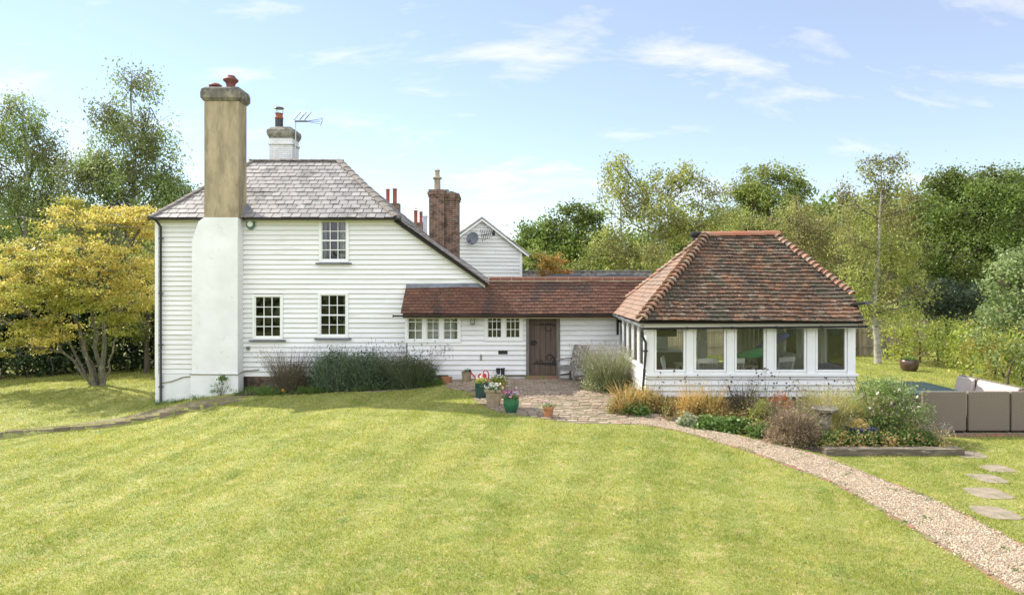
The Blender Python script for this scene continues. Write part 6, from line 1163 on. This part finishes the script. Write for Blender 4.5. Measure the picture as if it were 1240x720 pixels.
# ------------------------------------------------------------------ pots, tools, furniture
def potplant(name, label, px, py, prof, m, sq=False, d=None, rot=0, cat='flower pot'):
    g = GR(px, py) if d is None else Vector((WX(px, d), d, g1(WX(px, d), d) + .02)); t = thing(name, label, cat, tuple(g)); h = max(p[1] for p in prof)
    r_top = prof[-1][0]; MB().lathe([*prof, (r_top - .025, h), (r_top - .03, h - .05), (.02, h - .05)], tuple(g), 28, sq, rot).build('pot', m, t, smooth=not sq, bevel=.006 if sq else 0)
    MB().lathe([(r_top - .03, h - .049), (.02, h - .035)], tuple(g), 24, sq, rot).build('soil', mt['soil'], t); return t, g, h
def flowers(t, g, h, r, n, leafm, petm, npet, psize=.05, ht=.14, leaf=.05):
    bush(t, (g[0], g[1], g[2] + h - .05), r, r, ht, n, leaf, leafm, .05, 9)
    if npet: c = np.array([g[0], g[1], g[2] + h + ht * .6]) + nr.normal(size=(npet, 3)) * np.array([r * .45, r * .45, ht * .3]); P = np.repeat(c, 7, 0) + nr.normal(size=(npet * 7, 3)) * .014; np_mesh('blossoms', leaves(P, psize, .9), 4, petm, t, attr=np.repeat(nr.random(npet), 7))
t, g, h = potplant('flower_pot', 'square dark green glazed planter of pale leaves beside the watering can', 583, 481, [(.13, 0), (.15, .0), (.175, .36), (.18, .40)], mt['dkgreen_glaze'], True, rot=.1); flowers(t, g, h, .17, 40, L_lime, L_white, 10, .04, .16)
t, g, h = potplant('flower_pot', 'buff basket-textured tapered pot with white flowers at the lawn edge', 598, 491, [(.13, 0), (.14, .0), (.175, .36), (.20, .36), (.20, .42)], mt['stone_pot'], True, rot=-.15); flowers(t, g, h, .2, 55, L_green, L_white, 26, .04, .13)
t, g, h = potplant('flower_pot', 'rounded bright green glazed pot with pink and white flowers', 619, 499, [(.11, 0), (.12, .0), (.15, .07), (.18, .16), (.19, .25), (.18, .31), (.185, .33), (.19, .35)], mt['green_glaze']); flowers(t, g, h, .19, 60, L_green, L_petal, 34, .05, .15)
t, g, h = potplant('flower_pot', 'small terracotta pot of grey leaves standing alone by the cobbles', 664, 505, [(.085, 0), (.09, .0), (.12, .20), (.14, .20), (.14, .25)], mt['terracotta']); flowers(t, g, h, .15, 34, L_lav, L_petal, 5, .03, .15, .045)
t, g, h = potplant('flower_pot', 'ochre pot of yellow-green leaves behind the basket-textured pot', 604, 474, [(.13, 0), (.16, .0), (.2, .2), (.21, .28)], mt['ochre'], d=18.7); flowers(t, g, h, .22, 60, L_lime, L_white, 10, .05, .22)
t, g, h = potplant('flower_pot', 'plain grey-green pot standing against the low range wall', 565, 467, [(.11, 0), (.12, .0), (.15, .26), (.16, .28)], mt['stone_pot'], d=20.55); flowers(t, g, h, .1, 14, L_green, L_white, 0, .05, .12)
t, g, h = potplant('flower_pot', 'low terracotta trough half hidden by the lavender', 541, 467, [(.12, 0), (.14, .0), (.16, .14), (.17, .17)], mt['terracotta'], d=20.5)
t, g, h = potplant('flower_pot', 'blue glazed pot with rust brown rim among the sleeper bed plants', 1040, 545, [(.16, 0), (.18, .0), (.21, .22), (.22, .28), (.235, .28), (.24, .33)], mt['blue_glaze'], True, d=13.45, rot=.3); flowers(t, g, h, .2, 50, L_or, L_white, 0, .04, .16)
t, g, h = potplant('flower_pot', 'big squat brown glazed pot standing alone on the back lawn', 1101, 449, [(.2, 0), (.22, .0), (.3, .12), (.33, .26), (.33, .38), (.30, .42), (.31, .45)], mt['brown_glaze']); flowers(t, g, h, .26, 60, L_green, L_white, 0, .05, .14, .06)
# watering can
g = Vector((WX(584, 18.9), 18.9, g1(WX(584, 18.9), 18.9) + .03)); x, y, z = g; z += .22
wc_ = thing('watering_can', 'red plastic watering can with black rose behind the planters', 'watering can', (x, y, z)); m_ = MB(); m_.lathe([(.12, 0), (.13, .01), (.125, .15), (.105, .24), (.07, .26)], (x, y, z), 20); m_.build('body', mt['red_plastic'], wc_, smooth=True)
m_ = MB(); m_.tube([(x + .0, y, z + .24), (x + .05, y, z + .34), (x + .14, y, z + .34), (x + .18, y, z + .24), (x + .17, y, z + .08), (x + .12, y, z + .04)], .017, 8); m_.build('handle', mt['red_plastic'], wc_, smooth=True)
m_ = MB(); m_.tube([(x - .1, y, z + .06), (x - .2, y, z + .16), (x - .33, y, z + .31)], [.035, .025, .018], 10); m_.build('spout', mt['red_plastic'], wc_, smooth=True); m_ = MB(); m_.tube([(x - .32, y, z + .30), (x - .37, y, z + .37)], [.02, .05], 14); m_.build('rose', mt['black'], wc_, smooth=True)
bx_ = thing('upturned_pot', 'old pot the red watering can stands on, hidden behind planters', 'flower pot', (x, y, z - .25)); MB().lathe([(.15, -.25), (.16, -.24), (.13, -.002)], (x, y, z), 20).build('pot', mt['stone_pot'], bx_, smooth=True)
# boots
bt = thing('rubber_boots', 'pair of black rubber boots against the boards left of the door', 'boots', (WX(606, 20.7), 20.7, .02))
for k, dx in enumerate((-.07, .07)):
    x = WX(606, 20.7) + dx; y = 20.72; m_ = MB(); m_.tube([(x, y, .06), (x, y, .16), (x, y + .01, .36)], [.055, .052, .07], 12, cap=True); m_.tube([(x, y + .03, .055), (x, y - .08, .055), (x, y - .17, .045)], [.05, .048, .035], 10); m_.build('boot', mt['black'], bt, smooth=True)
# wooden garden chair
ch = thing('garden_chair', 'weathered grey wooden armchair on the patio right of the oak door', 'chair', (WX(693, 20.3), 20.35, .03), rz=R(-48))
def cbx(name, *b): MB().box(*b).build(name, mt['timber_grey'], ch, bevel=.006)
W2 = .29
for sx in (-1, 1):
    MB().tube([(sx * W2, -.25, 0), (sx * W2, -.25, .62)], .032, 4).build('leg', mt['timber_grey'], ch); MB().bar((sx * W2, .22, 0), (sx * W2, .24, .42), .055, .05).build('leg', mt['timber_grey'], ch)
    cbx('armrest', sx * W2 - .045, sx * W2 + .045, -.34, .27, .621, .65); MB().bar((sx * W2, -.22, .16), (sx * W2, .2, .16), .03, .05).build('stretcher', mt['timber_grey'], ch)
    MB().bar((sx * W2 * .93, .22, .42), (sx * W2 * .93, .42, 1.02), .05, .045).build('back_post', mt['timber_grey'], ch)
s_ = MB()
for k in range(6): s_.box(-W2 + .01, W2 - .01, -.28 + k * .088, -.28 + k * .088 + .075, .40, .425)
s_.build('seat', mt['timber_grey'], ch); cbx('apron', -W2 + .02, W2 - .02, -.26, -.235, .33, .395)
s_ = MB()
for k in range(7): xx = -.22 + k * .073; s_.bar((xx, .225, .46), (xx, .39, .94), .055, .016)
s_.bar((-W2 + .03, .41, .99), (W2 - .03, .41, .99), .035, .1); s_.build('backrest', mt['timber_grey'], ch)
# bird bath
g = GR(1017, 543); g.y += .55; g.x -= .03; g.z = g1(g.x, g.y); bb_ = thing('bird_bath', 'weathered stone bird bath standing left of the golden grass', 'bird bath', tuple(g))
MB().lathe([(.19, 0), (.19, .06), (.13, .09), (.09, .14), (.07, .22), (.10, .32), (.12, .38), (.09, .44), (.12, .52), (.14, .56)], tuple(g), 14).build('pedestal', mt['concrete'], bb_, smooth=False, bevel=.008)
m_ = MB(); m_.lathe([(.10, .561), (.2, .60), (.245, .63), (.255, .67), (.23, .68), (.19, .64), (.02, .615)], tuple(g), 24); m_.build('basin', mt['concrete'], bb_, smooth=True)
# sleeper
o = MB().box(-.001, (sl1 - sl0).length + .12, -.1, .1, -.08, .13).build('sleeper_edging', mt['sleeper'], None, bevel=.015); o.location = (sl0.x - .05, sl0.y + .05, sl0.z); o.rotation_euler = (0, 0, math.atan2(sl1.y - sl0.y, sl1.x - sl0.x)); tag(o, 'long weathered timber sleeper holding the front of the rose bed', 'sleeper')
# rattan garden seating
yS = 14.2; zS = g1(11, 14.5) + .02
def seat_module(label, loc, rz, w, H=.86, arm=False, pad=False):
    t = thing('rattan_seat', label, 'garden sofa', loc, 'rattan sofa modules', rz=rz or 1e-6)
    MB().box(-w / 2, w / 2, 0, .10, .04, H).build('backrest', mt['rattan'], t, bevel=.022); MB().box(-w / 2 + .003, w / 2 - .003, .101, .76, .05, .33).build('seat_base', mt['rattan'], t, bevel=.02)
    MB().box(-w / 2 + .02, w / 2 - .02, .12, .75, .331, .43).build('cushion', mt['cushion'], t, bevel=.03)
    for sx in (-1, 1):
        for yy in (.05, .7): MB().box(sx * (w / 2 - .06) - .02, sx * (w / 2 - .06) + .02, yy - .02, yy + .02, -.06, .05).build('leg', mt['black'], t)
    if pad: MB().hexa([(-w / 2 + .03, .11, .44), (w / 2 - .03, .11, .44), (w / 2 - .03, .26, .44), (-w / 2 + .03, .26, .44), (-w / 2 + .03, .11, H - .01), (w / 2 - .03, .11, H - .01), (w / 2 - .03, .15, H - .02), (-w / 2 + .03, .15, H - .02)]).build('back_cushion', mt['cushion'], t, bevel=.02)
    if arm: MB().box(w / 2 - .1, w / 2 - .001, .102, .76, .332, H - .2).build('armrest', mt['rattan'], t, bevel=.02)
a = WX(1172, yS); wd = .86; lab = ['rattan seat seen from behind, nearest the rose bush', 'rattan seat seen from behind, middle one of the near row', 'rattan seat seen from behind, cut by the right edge']
for i in range(3): xc = a + (wd + .035) * (i - .5); seat_module(lab[i] , (xc - (.03 if i == 0 else 0), yS, zS), 0, wd if i else .9)
xe = 11.05; seat_module('sunlit rattan seat at the far right, end one by the lawn', (xe, 16.42, zS), R(90), .66, .86, pad=True); seat_module('sunlit rattan seat at the right side, nearer the near row', (xe, 15.35, zS), R(90), 1.35, .86, pad=True)
seat_module('brown rattan seat at the far left, beyond the glass table', (9.75, 17.35, zS), R(180), .9, .62)
tt_ = thing('glass_table', 'low rattan table with dark blue-grey glass top between the rattan seats', 'table', (9.35, 15.7, zS)); MB().box(8.75, 10.0, 15.3, 16.5, zS, zS + .66).build('base', mt['rattan'], tt_, bevel=.02); MB().box(8.5, 10.15, 15.1, 16.8, zS + .661, zS + .68).build('table_top', mt['table_glass'], tt_, bevel=.004)
pv_ = MB(); x = 8.4
while x < 13.5:
    pv_.box(x + .005, x + .215, yS - .22, yS - .1, g1(x, yS) - .05, g1(x, yS) + .035); x += .22
tag(pv_.build('terrace_edging', mt['edge_brick'], None, bevel=.006), kind='structure')
tm = MB(); V = []; Fc = []
for i in range(14):
    for k in range(8): x, y = 8.4 + i * .4, yS - .1 + k * .48; V.append((x, y, g1(x, y) + .02))
for i in range(13):
    for k in range(7): q_ = i * 8 + k; Fc.append((q_, q_ + 8, q_ + 9, q_ + 1))
tag(tm.add(V, Fc).build('terrace', mt['slab'], None), kind='structure')
# overhead wire on the left
wr = MB(); wr.tube([(-26, 23, 5.35), (-18, 22.3, 5.25), (X0 - .1, YH, 4.62)], .009, 5); tag(wr.build('overhead_cable', mt['iron'], None), 'thin cable running from the cottage corner off to the left', 'cable')

hedge('unseen_hedge', 'unseen tall green hedge added behind the camera for the window reflections', 'hedge', [(-30, -19), (-10, -22), (10, -22), (30, -18)], 6.5, 6.5, 2.5, L_oak, .35, 1.3, .8, 26, stems=False)  # out of view, added so the panes reflect dark green instead of cloud
# clover and coarse tufts in the lawn
n = 900; dd = 6.5 * (20 / 6.5) ** nr.random(n); xx = nr.uniform(-1, 1, n) * .78 * dd; ok = (np.sin(xx * 1.3 + 2) * np.sin(dd * 1.7 + xx * .4) + nr.normal(0, .25, n) > .35) & ~inpoly(xx, dd, [(v[0], v[1]) for v in pL] + [(v[0], v[1]) for v in pR[::-1]]) & (dd < np.interp(xx, BX + [-3, 9, 12], BY + [18.6, 12.3, 11]) - .3)
xx, dd = xx[ok], dd[ok]; k = 26; P = np.repeat(np.c_[xx, dd, G(xx, dd) + .022], k, 0) + nr.normal(size=(len(xx) * k, 3)) * np.array([.07, .07, .006]); V = leaves(P, .022, .9, 3.0)
tag(np_mesh('clover', V, 4, leafmat('clover_leaf', [(.12, .22, .05), (.17, .28, .07), (.24, .33, .11)], .3), None, attr=nr.random(len(P))), 'scattered patches of darker clover in the mown lawn', 'clover', kind='stuff')
n = 420; dd = 6.5 * (26 / 6.5) ** nr.random(n); xx = nr.uniform(-1, 1, n) * .78 * dd; ok = (dd < 20) | (xx < -12) | (xx > 9.5); xx, dd = xx[ok], dd[ok]
tag(np_mesh('fallen_leaves', leaves(np.c_[xx, dd, G(xx, dd) + .03], .038, .6, 2.5), 4, leafmat('litter', [(.30, .19, .07), (.42, .30, .10), (.22, .13, .06)], .2), None, attr=nr.random(len(xx))), 'few small brown leaves fallen on the lawn', 'leaves', kind='stuff')

def groundcover(name, poly, n, label, lm, leaf, hmax):
    bx_ = [min(p[0] for p in poly), max(p[0] for p in poly)]; by_ = [min(p[1] for p in poly), max(p[1] for p in poly)]; x = nr.uniform(*bx_, n); y = nr.uniform(*by_, n); ok = inpoly(x, y, poly) & (np.sin(x * 5 + 1) * np.sin(y * 6 + x * 2) + nr.normal(0, .4, n) > -.25); x, y = x[ok], y[ok]; k = 14; hh = nr.uniform(.03, hmax, len(x))
    P = np.repeat(np.c_[x, y, G(x, y) + .03 + hh * .5], k, 0); P[:, 2] += nr.uniform(-.5, .5, len(P)) * np.repeat(hh, k); P[:, :2] += nr.normal(0, .045, (len(P), 2))
    tag(np_mesh(name, leaves(P, leaf, .6, .6), 4, lm, None, attr=np.clip(np.repeat(nr.random(len(x)), k) * .7 + nr.random(len(P)) * .3, 0, 1)), label, 'undergrowth', kind='stuff')
groundcover('undergrowth', BED2, 3800, 'mixed low green and rusty undergrowth filling the border before the garden room', L_mix, .05, .42)
groundcover('undergrowth', BED1[0] + BED1[1][::-1], 900, 'low weedy undergrowth in the border under the cottage windows', L_green, .045, .16)

n = 700; tI = nr.integers(0, 199, n); sd = nr.random(n) < .5; base_ = np.where(sd[:, None], A[tI], B[tI]) + nr.normal(0, .05, (n, 2)); sz = nr.uniform(.006, .012, n)
tag(np_mesh('gravel', boxes_np(np.c_[base_, G(base_[:, 0], base_[:, 1]) + .015], np.c_[sz, sz, sz * .6], nr.random(n) * 6.28), 4, pm2, None, attr=np.repeat(nr.random(n), 5)), 'stray pebbles scattered on the turf edges beside the path', 'gravel', kind='stuff')
tI = nr.integers(40, 199, 46); u_ = nr.random(46)[:, None]; c_ = A[tI] * (1 - u_) + B[tI] * u_; P = np.repeat(np.c_[c_, G(c_[:, 0], c_[:, 1]) + .03], 16, 0) + nr.normal(size=(46 * 16, 3)) * np.array([.03, .03, .008])
tag(np_mesh('weeds', leaves(P, .03, .5, 1.5), 4, L_green, None, attr=nr.random(len(P))), 'tiny green weeds growing through the gravel path', 'weeds', kind='stuff')
